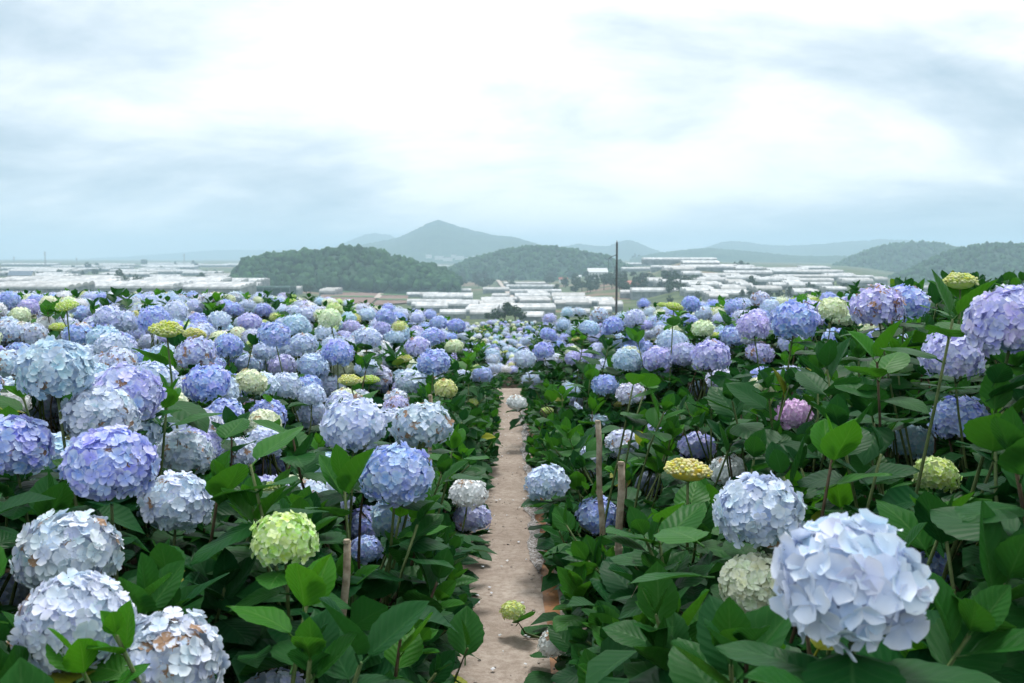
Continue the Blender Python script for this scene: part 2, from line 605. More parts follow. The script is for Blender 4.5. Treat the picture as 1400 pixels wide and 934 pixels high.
MOUNT = [
    ('mountain', [(60, 358), (140, 353), (220, 348), (270, 344), (320, 343), (400, 341), (470, 343), (540, 350), (600, 358)], 8200, 500, 360, 10, .002),
    ('mountain', [(420, 352), (450, 341), (480, 329), (500, 322), (515, 320), (535, 322), (552, 330), (580, 342), (620, 352)], 6500, 600, 358, 8, .002),
    ('mountain', [(360, 356), (430, 346), (480, 339), (520, 331), (545, 325), (562, 318), (576, 311), (590, 305), (600, 302), (612, 305), (630, 313), (650, 318), (680, 322), (705, 325), (725, 331), (745, 336), (790, 347), (850, 356)], 4200, 900, 366, 9, .004),
    ('mountain', [(740, 350), (770, 338), (790, 333), (812, 336), (830, 337), (845, 331), (858, 328), (870, 331), (885, 338), (905, 346), (940, 354)], 5200, 600, 360, 8, .003),
    ('mountain', [(930, 352), (960, 340), (985, 331), (1005, 330), (1040, 335), (1080, 337), (1110, 334), (1150, 331), (1185, 329), (1200, 326), (1235, 329), (1290, 335), (1360, 345), (1420, 352)], 5600, 600, 360, 9, .003),
    ('mountain', [(860, 354), (895, 347), (930, 342), (970, 340), (1000, 342), (1040, 346), (1080, 349), (1120, 351), (1180, 349), (1240, 350), (1300, 356)], 3300, 500, 362, 6, .004),
]
for nm, pts, d, dep, by, ro, rs in MOUNT:
    hill(nm, pts, d, dep, by, M_FARHILL, ro * 2.2, rs * 1.6)
WOODS = [
    ('hill', [(312, 388), (326, 374), (336, 361), (350, 357), (372, 356), (392, 352), (420, 351), (445, 350), (465, 346), (480, 345), (500, 349), (520, 351), (545, 357), (565, 364), (585, 369), (610, 376), (630, 386)], 1050, 110, 390, 800, 6.4,
     'dark pine wood covering the rounded knoll behind the ploughed fields'),
    ('hill', [(600, 380), (630, 364), (655, 354), (690, 346), (715, 342), (745, 340), (775, 344), (800, 348), (830, 354), (850, 362), (870, 372)], 1650, 190, 382, 1100, 6.0,
     'hazy wood over the low hill in front of the pointed mountain'),
    ('hill', [(1100, 384), (1125, 372), (1150, 361), (1175, 350), (1200, 342), (1225, 337), (1255, 335), (1280, 337), (1300, 342), (1330, 350), (1380, 366), (1420, 380)], 2200, 240, 386, 1200, 8.0,
     'blue hazed wood on the hill behind the darker wooded slope'),
    ('hill', [(1190, 396), (1215, 384), (1245, 371), (1275, 356), (1300, 347), (1330, 340), (1360, 338), (1400, 338), (1450, 339), (1520, 342), (1600, 352)], 1500, 190, 392, 1300, 6.5,
     'dense dark wood on the slope above the red roofed houses'),
]


def ico():
    t = (1 + 5 ** .5) / 2
    v = np.array([(-1, t, 0), (1, t, 0), (-1, -t, 0), (1, -t, 0), (0, -1, t), (0, 1, t), (0, -1, -t), (0, 1, -t), (t, 0, -1), (t, 0, 1), (-t, 0, -1), (-t, 0, 1)], float)
    v /= np.linalg.norm(v[0])
    f = [(0, 11, 5), (0, 5, 1), (0, 1, 7), (0, 7, 10), (0, 10, 11), (1, 5, 9), (5, 11, 4), (11, 10, 2), (10, 7, 6), (7, 1, 8), (3, 9, 4), (3, 4, 2), (3, 2, 6), (3, 6, 8), (3, 8, 9), (4, 9, 5), (2, 4, 11), (6, 2, 10), (8, 6, 7), (9, 8, 1)]
    v = v.tolist(); cache = {}; nf = []

    def mid(a, b):
        k = (min(a, b), max(a, b))
        if k not in cache:
            m = np.array(v[a]) + np.array(v[b]); m /= np.linalg.norm(m)
            cache[k] = len(v); v.append(m.tolist())
        return cache[k]
    for a, b, c in f:
        x, y, z = mid(a, b), mid(b, c), mid(c, a)
        nf += [(a, x, z), (b, y, x), (c, z, y), (x, y, z)]
    return np.array(v), np.array(nf)


ICV, ICF = ico()
for nm, pts, d, dep, by, ntree, tsz, lab in WOODS:
    ho, (xs, ys, _, _, _) = hill(nm, pts, d, dep, by, M_FARHILL, 2.0, .01)
    V, Fc, nb = [], [], 0
    for i in range(ntree):
        px = random.uniform(xs[0] + 4, xs[-1] - 4)
        t = -random.random() ** .8 * .98 if random.random() < .9 else random.uniform(0, .1)
        if random.random() < .16:
            t = random.uniform(-.12, .05)
        dist = d + t * dep
        yr = float(np.interp(px, xs, ys))
        zr, zb = (HOR - yr) / F * d, -(by - HOR) / F * d
        k = math.cos(t * math.pi / 2) ** 1.3
        x = (px - 700) / F * dist
        z = HC + zb + (zr - zb) * k
        s = tsz * random.uniform(.5, 1.25)
        disp = 1 + .42 * (rng.random(len(ICV)) - .5) * 1.6
        c = ICV * disp[:, None] * np.array([s * random.uniform(.55, .75), s * random.uniform(.55, .75), s * random.uniform(.55, .95)])
        V.append(c + np.array([x, dist, z + s * .25])); Fc.append(ICF + nb); nb += len(ICV)
    link('forest', mesh_from('forest', np.concatenate(V), np.concatenate(Fc), M_FOREST, False), kind='stuff', label=lab, category='wood')


# ------------------------------------------------------------------ greenhouses
def arch(mb, L, W, wall, rise, y0, n=7):
    pts = []
    for i in range(n + 1):
        a = math.pi * i / n
        pts.append((y0 + W / 2 - W / 2 * math.cos(a), wall + rise * math.sin(a) ** .8))
    b = len(mb.v)
    for y, z in pts:
        mb.v += [(-L / 2, y, z), (L / 2, y, z)]
    for i in range(n):
        mb.f.append((b + 2 * i, b + 2 * i + 1, b + 2 * i + 3, b + 2 * i + 2))


def greenhouse_parts(L, W, wall, rise, spans, shade=False):
    """roof film, wall nets and frame hoops of one greenhouse, long side across the view"""
    film, wl_, rib = MB(), MB(), MB()
    for s in range(spans):
        arch(film, L, W * .97, wall, rise, s * W)
        for e in (-1, 1):
            b = len(film.v)
            n = 7
            ring = [(e * L / 2, s * W + W / 2 - W / 2 * .97 * math.cos(math.pi * i / n), wall + rise * math.sin(math.pi * i / n) ** .8) for i in range(n + 1)]
            film.v += ring
            film.f.append(tuple(range(b, b + n + 1)))
        for k in range(int(L / 9) + 1):
            x = -L / 2 + .05 + (L - .1) * k / max(1, int(L / 9))
            p = [(x, s * W + W / 2 - (W / 2 * .97 + .04) * math.cos(math.pi * i / 7), wall + (rise + .05) * math.sin(math.pi * i / 7) ** .8) for i in range(8)]
            rib.tube(p, [.07] * 8, 3, False)
    D = spans * W
    wl_.box(-L / 2 + .1, L / 2 - .1, .25, .33, -3.0, wall)
    wl_.box(-L / 2 + .1, L / 2 - .1, D - .33, D - .25, -3.0, wall)
    wl_.box(-L / 2 + .1, -L / 2 + .2, .35, D - .35, -3.0, wall)
    wl_.box(L / 2 - .2, L / 2 - .1, .35, D - .35, -3.0, wall)
    post = []
    for k in range(int(L / 6) + 1):
        x = -L / 2 + .2 + (L - .4) * k / max(1, int(L / 6))
        rib.box(x - .08, x + .08, .12, .24, -3.0, wall + .1)
    rib.box(-L / 2, L / 2, .05, .18, wall - .12, wall + .10)
    return film.mesh('roof', M_SHADE if shade else M_FILM), wl_.mesh('wall', M_SHADE if shade else M_FILMW), rib.mesh('frame', M_RIB)


GH = """689 750 390;692 758 395;697 768 402;704 753 409;754 800 409;711 753 415;756 802 415;758 809 420;802 840 417;819 852 424;668 710 415
660 703 421;690 760 428;713 742 438;848 902 405;660 696 399;672 696 408;500 556 376 2;567 597 388;563 596 394;560 599 399;556 599 405;600 644 400
578 646 411;556 603 417;562 603 423;606 654 422;656 702 422;642 671 434;601 637 434;586 614 364 2;596 615 369 2;880 980 357 2;934 984 363;850 928 361
936 1004 369;850 905 369;910 934 375;934 960 379;960 1012 381;1006 1044 371;990 1056 376;1048 1106 372 2;1088 1140 375;1062 1140 382;1076 1140 388
1034 1076 389;1056 1128 395;946 994 388;942 988 394;951 976 401;996 1020 392;988 1018 399;976 1026 406;970 996 412;1034 1070 400;1086 1120 406;864 928 404
1120 1154 374;1134 1168 382;1152 1194 390;1168 1194 382;1130 1158 400;1196 1214 386;1250 1272 397;1332 1356 408
0 80 362 2;0 64 368 2;14 90 373 2;45 82 379;90 150 369 2;137 178 362 2;140 178 367;200 264 360 2;200 265 366 2;178 270 373 3;204 246 380;82 155 383 3
160 300 391 3;0 150 390 3;250 300 375 2;281 351 388 2;281 312 383;347 361 381;364 404 386;408 447 382;413 445 386;395 411 399;428 471 397;376 402 391
479 556 375 2;482 548 381;436 458 403;303 331 362 2;1008 1040 386;1100 1136 368 2"""
GH += ';-30 96 399 3;104 236 398 3;240 330 399 2;40 150 394 2;330 352 397'
rg = random.Random(12)
for k in range(34):
    yy = 361 + 32 * rg.random() ** 1.5
    xx = rg.uniform(-20, 330)
    GH += ';%d %d %d %d' % (xx, xx + rg.uniform(28, 80), yy, rg.choice((1, 2, 2)))
for k in range(26):
    xx = rg.uniform(880, 1170); yy = rg.uniform(362 + abs(xx - 950) * .04, 408)
    GH += ';%d %d %d' % (xx, xx + rg.uniform(16, 44), yy)
for k in range(14):
    xx = rg.uniform(560, 830); yy = rg.uniform(404, 436)
    GH += ';%d %d %d' % (xx, xx + rg.uniform(18, 50), yy)


def gh_label(px, py):
    if px < 330:
        return 'low white plastic greenhouse on the plain left of the pine knoll', 'greenhouses on the plain beside the pine knoll'
    if px < 480:
        return 'white tunnel greenhouse at the foot of the dark pine knoll', 'greenhouses at the foot of the pine knoll'
    if px < 560:
        return 'long pale greenhouse roof above the brown ploughed fields', 'greenhouses above the ploughed fields'
    if px < 660:
        return 'white arched greenhouse in the valley below the pointed mountain', 'greenhouses below the pointed mountain'
    if px < 850:
        return 'long white greenhouse tunnel on the terraces between dirt track and utility pole', 'greenhouses between dirt track and utility pole'
    t = 'top' if py < 374 else ('upper' if py < 384 else ('middle' if py < 396 else 'lowest'))
    return 'white greenhouse on the ' + t + ' terraces of the hillside beyond the utility pole', 'greenhouses on the ' + t + ' terraces'


def ground_top(px, py):
    d = ground_hit(px, py)
    p = P(px, py, d)
    return np.array([p[0], p[1], ground_z(p[0], p[1])]), d


for row in GH.replace('\n', ';').split(';'):
    q = [float(a) for a in row.split()]
    if len(q) < 3:
        continue
    x0, x1, y = q[:3]
    spans = int(q[3]) if len(q) > 3 else 1
    c, d = ground_top((x0 + x1) / 2, y + 2)
    L = (x1 - x0) / F * d
    hh = min(1.0, d / 600 * .8 + .15)
    W, wall, rise = random.uniform(7, 10), random.uniform(1.7, 2.7) * hh + .5, random.uniform(1.7, 2.8) * hh
    spans += random.choice((0, 1, 1, 2))
    roof, wall_m, frame = greenhouse_parts(L, W, wall, rise, spans)
    e = link('greenhouse', None, loc=(c[0], c[1], c[2] + .2))
    e.rotation_euler = (R(random.uniform(1.0, 3.5)), 0, R(random.uniform(-5, 5)))
    lab, grp = gh_label((x0 + x1) / 2, y)
    ln_ = 'long ' if x1 - x0 > 62 else ('short ' if x1 - x0 < 36 else '')
    lab = ln_ + lab.replace('long ', '') if ln_ else lab.replace('long ', '')
    grp = ln_ + grp
    e['label'], e['group'], e['category'] = lab, grp, 'greenhouse'
    link('roof', roof, e); link('wall', wall_m, e); link('frame', frame, e)
# the dark shade house and the blue shed at the knoll's foot
c, d = ground_top(360, 402)
roof, wall_m, frame = greenhouse_parts(73 / F * d, 7, 4.2, 1.2, 3, True)
e = link('shade_house', None, loc=c, label='dark green net shade house with ribbed front beside white greenhouses', category='shade house')
link('roof', roof, e); link('wall', wall_m, e); link('frame', frame, e)


# ------------------------------------------------------------------ houses
def house(px, py, wpx, roofm, label, group, wallm=M_HOUSEW, name='house'):
    c, d = ground_top(px, py)
    w = wpx / F * d
    dp, h = w * .6, w * .28 + .8
    e = link(name, None, loc=c, label=label, group=group, category=name.replace('_', ' '))
    e.rotation_euler = (0, 0, R(random.uniform(-20, 20)))
    m = MB(); m.box(-w / 2, w / 2, 0, dp, -2, h)
    b = len(m.v); m.v += [(-w / 2, 0, h), (-w / 2, dp, h), (-w / 2, dp / 2, h + dp * .32), (w / 2, 0, h), (w / 2, dp, h), (w / 2, dp / 2, h + dp * .32)]
    m.f += [(b, b + 1, b + 2), (b + 3, b + 5, b + 4)]
    wo = link('wall', m.mesh('wall', wallm), e)
    m = MB()
    for y0, y1 in ((-.35, dp / 2), (dp + .35, dp / 2)):
        b = len(m.v)
        z0, z1 = h - .15, h + dp * .32 + .1
        m.v += [(-w / 2 - .4, y0, z0), (w / 2 + .4, y0, z0), (w / 2 + .4, y1, z1), (-w / 2 - .4, y1, z1)]
        m.v += [(-w / 2 - .4, y0, z0 - .15), (w / 2 + .4, y0, z0 - .15), (w / 2 + .4, y1, z1 - .15), (-w / 2 - .4, y1, z1 - .15)]
        m.f += [(b, b + 1, b + 2, b + 3), (b + 4, b + 7, b + 6, b + 5), (b, b + 4, b + 5, b + 1), (b, b + 3, b + 7, b + 4), (b + 1, b + 5, b + 6, b + 2)]
    link('roof', m.mesh('roof', roofm), e)
    n = max(2, int(w / 4))
    for k in range(n):
        m = MB(); x = -w / 2 + (k + .5) * w / n
        m.box(x - .5, x + .5, -.04, .06, h * .35, h * .78)
        link('window', m.mesh('window', M_DARKWIN), e)


HOUSES = [(27, 386, 30, 2, 'grey blue roofed shed among the plain greenhouses', 'sheds on the plain'),
          (472, 384, 15, 2, 'blue roofed shed at the foot of the pine knoll', 'shed by the knoll'),
          (525, 396, 9, 3, 'small hut standing on the ploughed field beside the dirt track', 'hut on the field'),
          (818, 380, 27, 3, 'long pale roofed barn among trees near the utility pole', 'barn near the pole')]
for a in HOUSES:
    house(a[0], a[1], a[2], (M_HOUSEW, M_HOUSER, M_HOUSEB, M_HOUSEG)[a[3]], a[4], a[5], name='shed' if a[2] < 30 else 'barn')
for k, (px, py, w) in enumerate([(676, 376, 9), (690, 376, 8), (706, 377, 9), (716, 380, 8), (780, 379, 8), (790, 381, 9), (770, 386, 12), (727, 381, 7), (662, 378, 7)]):
    house(px, py, w, M_HOUSEG if k % 3 else M_HOUSER, 'small pale walled house among trees at the wooded hill foot' if k % 3 else 'small red roofed house among trees at the wooded hill foot',
          'pale houses at the hill foot' if k % 3 else 'red roofed houses at the hill foot')
for px, py, w in [(1345, 402, 12), (1362, 400, 10), (1378, 402, 13), (1392, 398, 10), (1352, 393, 9)]:
    house(px, py, w, M_HOUSER, 'red roofed house below the dense dark wooded slope', 'red roofed houses below the dark slope')
for px, py, w in [(600, 352, 12), (612, 354, 13), (628, 352, 12), (640, 354, 10), (586, 350, 8), (620, 350, 7), (650, 352, 9)]:
    d = 3300
    p = P(px, py, d)
    e = link('farm_building', None, loc=p, label='tiny white farm building at the pointed mountain foot', category='building', group='white buildings at the mountain foot')
    w_ = w / F * d
    m = MB(); m.box(-w_ / 2, w_ / 2, 0, 12, -8, 4); link('wall', m.mesh('wall', M_HOUSEW), e)
    m = MB(); m.box(-w_ / 2 - .5, w_ / 2 + .5, -.5, 12.5, 4, 5.5); link('roof', m.mesh('roof', M_FILM), e)


# ------------------------------------------------------------------ ploughed fields and dirt tracks
def drape(name, quad, mat, off, nu=24, nv=10, **props):
    (ax, ay), (bx, by), (cx, cy_), (dx, dy) = quad
    v = []
    for i in range(nu):
        u = i / (nu - 1)
        for k in range(nv):
            w = k / (nv - 1)
            px = (ax * (1 - u) + bx * u) * (1 - w) + (dx * (1 - u) + cx * u) * w
            py = (ay * (1 - u) + by * u) * (1 - w) + (dy * (1 - u) + cy_ * u) * w
            d = ground_hit(px, py)
            p = P(px, py, d)
            v.append((p[0], p[1], ground_z(p[0], p[1]) + off))
    return link(name, mesh_from(name, v, grid_faces(nu, nv), mat), **props)


drape('field', [(452, 392), (532, 391), (505, 420), (425, 420)], M_EARTH, 1.3, kind='structure')
drape('field', [(536, 393), (562, 391), (556, 416), (508, 420)], M_EARTH, 1.3, kind='structure')
drape('field', [(846, 386), (884, 384), (878, 392), (842, 393)], M_HOUSER, 1.3, 12, 6, kind='structure')
for k, (xa, xb, y) in enumerate([(470, 520, 394), (460, 515, 401), (452, 512, 408), (520, 560, 405), (516, 556, 412)]):
    drape('crop_row', [(xa, y - .8), (xb, y - 1.0), (xb, y + .8), (xa, y + .6)], M_CROP, 1.7, 18, 4, kind='structure')
for quad in ([(554, 361), (560, 361), (519, 410), (511, 410)], [(678, 384), (683, 384), (708, 414), (700, 414)], [(930, 357), (934, 357), (936, 372), (930, 372)], [(704, 413), (712, 412), (724, 420), (712, 421)]):
    drape('road', quad, M_ROAD, 1.6, 6, 30, kind='structure')


# ------------------------------------------------------------------ valley trees
def tree_meshes(seed, conifer=False):
    r = random.Random(seed)
    tr = MB()
    hgt = 1.0
    tr.tube([(0, 0, -.15), (.01, .01, .25), (.03, -.01, .55), (.02, 0, .8)], [.035, .028, .018, .006], 6)
    for k in range(5):
        a = r.uniform(0, 6.28); z = r.uniform(.3, .65)
        tr.tube([(0, 0, z), (.12 * math.cos(a), .12 * math.sin(a), z + .1), (.22 * math.cos(a), .22 * math.sin(a), z + .16)], [.014, .009, .004], 4)
    lobes = []
    for k in range(9):
        a = r.uniform(0, 6.28)
        if conifer:
            z = .22 + .75 * k / 8; rr = .22 * (1.02 - z) + .03
            lobes.append((rr * .5 * math.cos(a), rr * .5 * math.sin(a), z, rr + .04, .10))
        else:
            z = r.uniform(.35, .85); rr = r.uniform(.13, .22)
            k2 = .22 * math.sin(math.pi * min(1, (z - .15) / .85))
            lobes.append((k2 * math.cos(a), k2 * math.sin(a), z, rr, rr * .8))
    V, Fc = [], []
    for (x, y, z, a, b) in lobes:
        for i in range(46):
            u = Vector((r.gauss(0, 1), r.gauss(0, 1), r.gauss(0, 1))).normalized() * r.uniform(.6, 1.05)
            c = Vector((x + u.x * a, y + u.y * a, z + u.z * b))
            n = (u + Vector((r.uniform(-.7, .7), r.uniform(-.7, .7), r.uniform(-.2, .7)))).normalized()
            t1 = n.orthogonal().normalized(); t2 = n.cross(t1)
            s = r.uniform(.03, .055)
            bi = len(V)
            for q in range(5):
                an = 6.28 * q / 5
                V.append(tuple(c + (t1 * math.cos(an) + t2 * math.sin(an)) * s * r.uniform(.7, 1.2)))
            Fc.append(tuple(range(bi, bi + 5)))
    return tr.mesh('trunk', M_TRUNK), mesh_from('crown', V, Fc, M_CROWN, False)


TREES = [tree_meshes(s) for s in range(5)] + [tree_meshes(20 + s, True) for s in range(3)]
SPOTS = [(160, 391, 20, 0), (170, 392, 15, 2), (188, 392, 15, 1), (196, 391, 12, 3), (120, 368, 9, 1), (133, 367, 8, 2), (197, 364, 9, 4), (276, 386, 12, 0), (283, 377, 7, 1), (268, 366, 7, 2), (82, 378, 9, 3), (130, 378, 10, 4), (112, 379, 8, 0),
         (275, 388, 14, 1), (352, 392, 8, 2), (419, 403, 14, 0), (425, 404, 12, 3), (395, 378, 10, 2), (690, 452, 26, 0), (704, 450, 22, 3), (680, 448, 18, 1), (712, 449, 16, 2), (668, 440, 12, 4), (1025, 396, 17, 0), (1030, 397, 14, 2), (1016, 397, 9, 1), (1106, 398, 10, 5), (1013, 366, 9, 0), (1005, 367, 8, 1), (1022, 368, 9, 2), (866, 353, 7, 3), (874, 353, 8, 0), (882, 353, 7, 1), (942, 357, 5, 2), (868, 356, 9, 5),
         (1078, 408, 15, 0), (1066, 409, 12, 1), (1090, 412, 10, 2), (1050, 408, 11, 3), (1102, 410, 12, 4), (655, 424, 9, 2), (700, 425, 8, 1), (1240, 408, 12, 0), (1364, 397, 11, 1)]
rt = random.Random(5)
for k in range(46):
    SPOTS.append((rt.uniform(560, 705), rt.uniform(375, 395), rt.uniform(9, 15), rt.choice((0, 1, 2, 3, 4, 5))))
for k in range(46):
    SPOTS.append((rt.uniform(748, 862), rt.uniform(380, 402), rt.uniform(9, 16), rt.choice((0, 1, 2, 3, 4, 6))))
for k in range(40):
    u = rt.random()
    SPOTS.append((850 + 105 * u, rt.uniform(378 + 10 * u, 402), rt.uniform(9, 15), rt.choice((0, 1, 2, 3, 4))))
for k in range(22):
    SPOTS.append((rt.uniform(700, 800), rt.uniform(372, 382), rt.uniform(6, 10), rt.choice((0, 1, 2, 7))))
for k in range(26):
    SPOTS.append((rt.uniform(880, 1160), rt.uniform(398, 420), rt.uniform(8, 14), rt.choice((0, 1, 2, 3))))
for k in range(26):
    SPOTS.append((rt.uniform(0, 330), rt.uniform(362, 384), rt.uniform(4, 7), rt.choice((0, 1, 2, 3))))


def tree_label(px, py, conifer):
    kind = 'pointed dark conifer' if conifer else 'bushy round topped tree'
    if px < 330:
        w = 'among the greenhouses on the plain left of the pine knoll', 'on the plain beside the knoll'
    elif px < 480:
        w = 'at the foot of the dark pine knoll', 'at the foot of the knoll'
    elif px < 720:
        w = ('between hydrangea field and greenhouses below the pointed mountain', 'below the greenhouses') if py > 420 else ('in the copse above the central greenhouses', 'in the copse above the greenhouses')
    elif px < 860:
        w = 'in the belt of trees around the pale roofed barn', 'around the barn'
    else:
        w = 'on the terraced hillside beyond the utility pole', 'on the terraced hillside'
    return kind + ' ' + w[0], ('conifers ' if conifer else 'trees ') + w[1]


for px, py, hpx, k in SPOTS:
    c, d = ground_top(px, py)
    e = link('tree', None, loc=c)
    s = hpx / F * d * 1.15
    e.scale = (s * rt.uniform(.95, 1.35), s * rt.uniform(.95, 1.35), s)
    e.rotation_euler = (0, 0, rt.uniform(0, 6.28))
    e['label'], e['group'] = tree_label(px, py, k > 4)
    e['category'] = 'tree'
    link('trunk', TREES[k][0], e); link('crown', TREES[k][1], e)

# ------------------------------------------------------------------ utility pole and far pylons
top = P(843.5, 331, 150)
gz = ground_z(top[0], top[1])
e = link('utility_pole', None, loc=(top[0], top[1], gz), label='tall dark utility pole with side bracket rising behind the hydrangeas', category='pole')
h = top[2] - gz
m = MB(); m.tube([(0, 0, -1), (0, 0, h)], [.20, .14], 8); link('pole', m.mesh('pole', M_POLE), e)
m = MB(); m.tube([(0, 0, h - 1.9), (-.65, -.05, h - 2.15), (-1.25, -.1, h - 2.5)], [.06, .05, .05], 5)
link('bracket', m.mesh('bracket', M_POLE), e)
m = MB(); m.tube([(-1.25, -.1, h - 2.5), (-1.28, -.1, h - 3.2), (-1.22, -.1, h - 4.0)], [.02, .02, .02], 4)
link('cable', m.mesh('cable', M_POLE), e)
m = MB(); m.tube([(0, 0, h), (0, 0, h + .22)], [.07, .05], 6); link('insulator', m.mesh('insulator', M_PYLON), e)
for px, ty, by, d in [(62, 344, 362, 1900), (19.5, 351, 363, 2300), (105, 352, 362, 2300), (252, 347, 359, 2300)]:
    c = P(px, by, d); hh = (by - ty) / F * d
    e = link('transmission_pylon', None, loc=c, label='thin grey transmission pylon far off on the plain', category='pylon', group='pylons on the plain')
    for sx in (-1, 1):
        for sy in (-1, 1):
            m = MB(); m.tube([(sx * 1.8, sy * 1.8, -8), (sx * .3, sy * .3, hh)], [.28, .18], 4); link('leg', m.mesh('leg', M_PYLON), e)
    for z in (.72, .84, .95):
        m = MB(); m.tube([(-3.2, 0, hh * z), (3.2, 0, hh * z)], [.2, .2], 4); link('crossarm', m.mesh('crossarm', M_PYLON), e)


# ------------------------------------------------------------------ hydrangea pieces
def leaf_mesh(L, nl, nw, fold, curl, wave, serr, seed, stalk=True, tint=0.0):
    r = random.Random(seed)
    V, UV = [], []
    for i in range(nl + 1):
        t = i / nl
        w = .37 * L * max(0.0, math.sin(math.pi * min(1, t ** .82))) ** .72 * (1.05 - .18 * t)
        if t > .9:
            w *= .8
        if serr and 0 < i < nl:
            w *= 1 + (.035 if i % 2 else -.03)
        for k in range(nw + 1):
            s = -1 + 2 * k / nw
            x = s * w
            z = fold * abs(x) * (1.0 - .5 * abs(s)) - curl * L * t * t * .55 + wave * L * math.sin(t * 9 + s * 2 + seed) * abs(s)
            V.append((x + .03 * L * math.sin(t * 3 + seed) * t, t * L * (1 - .12 * curl * t), z))
            UV.append((s, t, 0))
    Fc = grid_faces(nl + 1, nw + 1).tolist()
    if stalk:
        b = len(V)
        for (y, z, w) in ((.03, .000, .014), (-.16, -.02, .020)):
            for an in (0, 2.1, 4.2):
                V.append((w * math.cos(an), y, z - .008 + w * math.sin(an))); UV.append((0, 0, 0))
        for k in range(3):
            Fc.append((b + k, b + (k + 1) % 3, b + 3 + (k + 1) % 3, b + 3 + k))
    V = [(a, c + .13, e) for a, c, e in V]
    return mesh_from('leaf', V, Fc, M_LEAF, True, {'leafuv': UV, 'tint': [(tint, 0, 0)] * len(V)})


LEAF_OLD = [leaf_mesh(1, 14, 6, .30 - .07 * s, .10 + .16 * (s % 4), .012 + .006 * (s % 3), True, s) for s in range(7)]
LEAF_YOUNG = [leaf_mesh(1, 12, 6, .55 + .12 * s, -.22 + .1 * s, .008, True, 40 + s) for s in range(4)]

def lo_leaf():
    V, UV = [], []
    for t, w in ((0, .02), (.3, .31), (.62, .33), (1, .0)):
        for s in (-1, 0, 1):
            V.append((s * w, t, abs(s) * w * .35 - .22 * t * t)); UV.append((s, t, 0))
    return np.array(V), grid_faces(4, 3), np.array(UV, float)


LLV, LLF, LLU = lo_leaf()


def petal_pts(n, L, W, cup, tw, r):
    """one petal as an n x n sheet, base at the eye of the floret"""
    V, T = [], []
    for i in range(n + 1):
        t = i / n
        w = W * (.16 + .84 * math.sin(math.pi * min(.5, t * .62)) ** .9) * (1 if t < .78 else math.sqrt(max(.02, 1 - ((t - .78) / .235) ** 2)))
        for k in range(n + 1):
            s = -1 + 2 * k / n
            V.append((s * w, .06 * L + t * L * (1 - .06 * s * s), cup * L * t * t + .20 * w * s * s + tw * s * t * L * .3))
            T.append(t)
    return np.array(V), np.array(T)


def floret(n, D, seed, cupf=1.0):
    r = random.Random(seed)
    V, Fc, T = [], [], []
    L = D / 2
    nb = 0
    for q in range(4):
        v, t = petal_pts(n, L * r.uniform(.9, 1.08), L * r.uniform(.50, .60), cupf * r.uniform(-.12, .34), r.uniform(-.5, .5), r)
        a = q * math.pi / 2 + r.uniform(-.12, .12)
        rot = np.array([[math.cos(a), -math.sin(a), 0], [math.sin(a), math.cos(a), 0], [0, 0, 1]])
        V.append(v @ rot.T + np.array([0, 0, .0012 * (q % 2)])); T.append(t)
        Fc.append(grid_faces(n + 1, n + 1) + nb); nb += len(v)
    return np.concatenate(V), np.concatenate(Fc), np.concatenate(T)


def floret_mesh(seed, brown=0.0):
    v, f, t = floret(5, 1.0, seed)
    return mesh_from('floret', v, f, M_PETAL, True, {'petal': np.stack([np.full(len(t), .37 * seed % 1), t, np.full(len(t), brown)], 1)})


FLORETS = [floret_mesh(s, 0.0) for s in range(7)] + [floret_mesh(9, 1.0)]


def head_points(n, low=-.72, squash=.84):
    pts = []
    ga = math.pi * (3 - 5 ** .5)
    for i in range(n):
        z = 1 - (i + .5) / n * (1 - low)
        rr = math.sqrt(max(0, 1 - z * z))
        pts.append(Vector((rr * math.cos(i * ga), rr * math.sin(i * ga), z)))
    return pts


def frame_of(nrm, spin):
    z = nrm.normalized()
    x = z.orthogonal().normalized()
    y = z.cross(x)
    c, s = math.cos(spin), math.sin(spin)
    return np.array([list(x * c + y * s), list(y * c - x * s), list(z)]).T


def head_mesh(seed, nflor, n, fsize, brown=.0, squash=.84):
    """a whole mop head of unit radius"""
    r = random.Random(seed)
    V, Fc, A, nb = [], [], [], 0
    for p in head_points(nflor):
        p = (p + Vector((r.uniform(-.07, .07), r.uniform(-.07, .07), r.uniform(-.07, .07))))
        rad_ = r.uniform(.88, 1.04)
        v, f, t = floret(n, fsize * r.uniform(.85, 1.15), r.randint(0, 999))
        nn = (p.normalized() + Vector((r.uniform(-.45, .45), r.uniform(-.45, .45), r.uniform(-.35, .45)))).normalized()
        mtx = frame_of(nn, r.uniform(0, 6.28))
        pos = np.array([p.x, p.y, p.z * squash]) * rad_
        V.append(v @ mtx.T + pos); Fc.append(f + nb); nb += len(v)
        br = 1.0 if r.random() < brown else 0.0
        A.append(np.stack([np.full(len(t), r.random()), t, np.full(len(t), br)], 1))
    core = ICV * np.array([.80, .80, .80 * squash])
    core[:, 2] = np.maximum(core[:, 2], -.5)
    V.append(core); A.append(np.tile([.5, .18, 0], (len(core), 1)))  # core keeps the deep petal tone, painted-in shade between the florets
    fq = np.concatenate(Fc)
    allf = [tuple(x) for x in fq.tolist()] + [tuple(x) for x in (ICF + nb).tolist()]
    return mesh_from('flower_head', np.concatenate(V), allf, M_PETAL, True, {'petal': np.concatenate(A)})


HEADS_MID = [head_mesh(s, 190, 2, .365, (0, .02, .05, .10, 0, .16)[s]) for s in range(6)]
HEADS_FAR = [head_mesh(30 + s, 78, 1, .52, (0, .03, .06, .12)[s]) for s in range(4)]


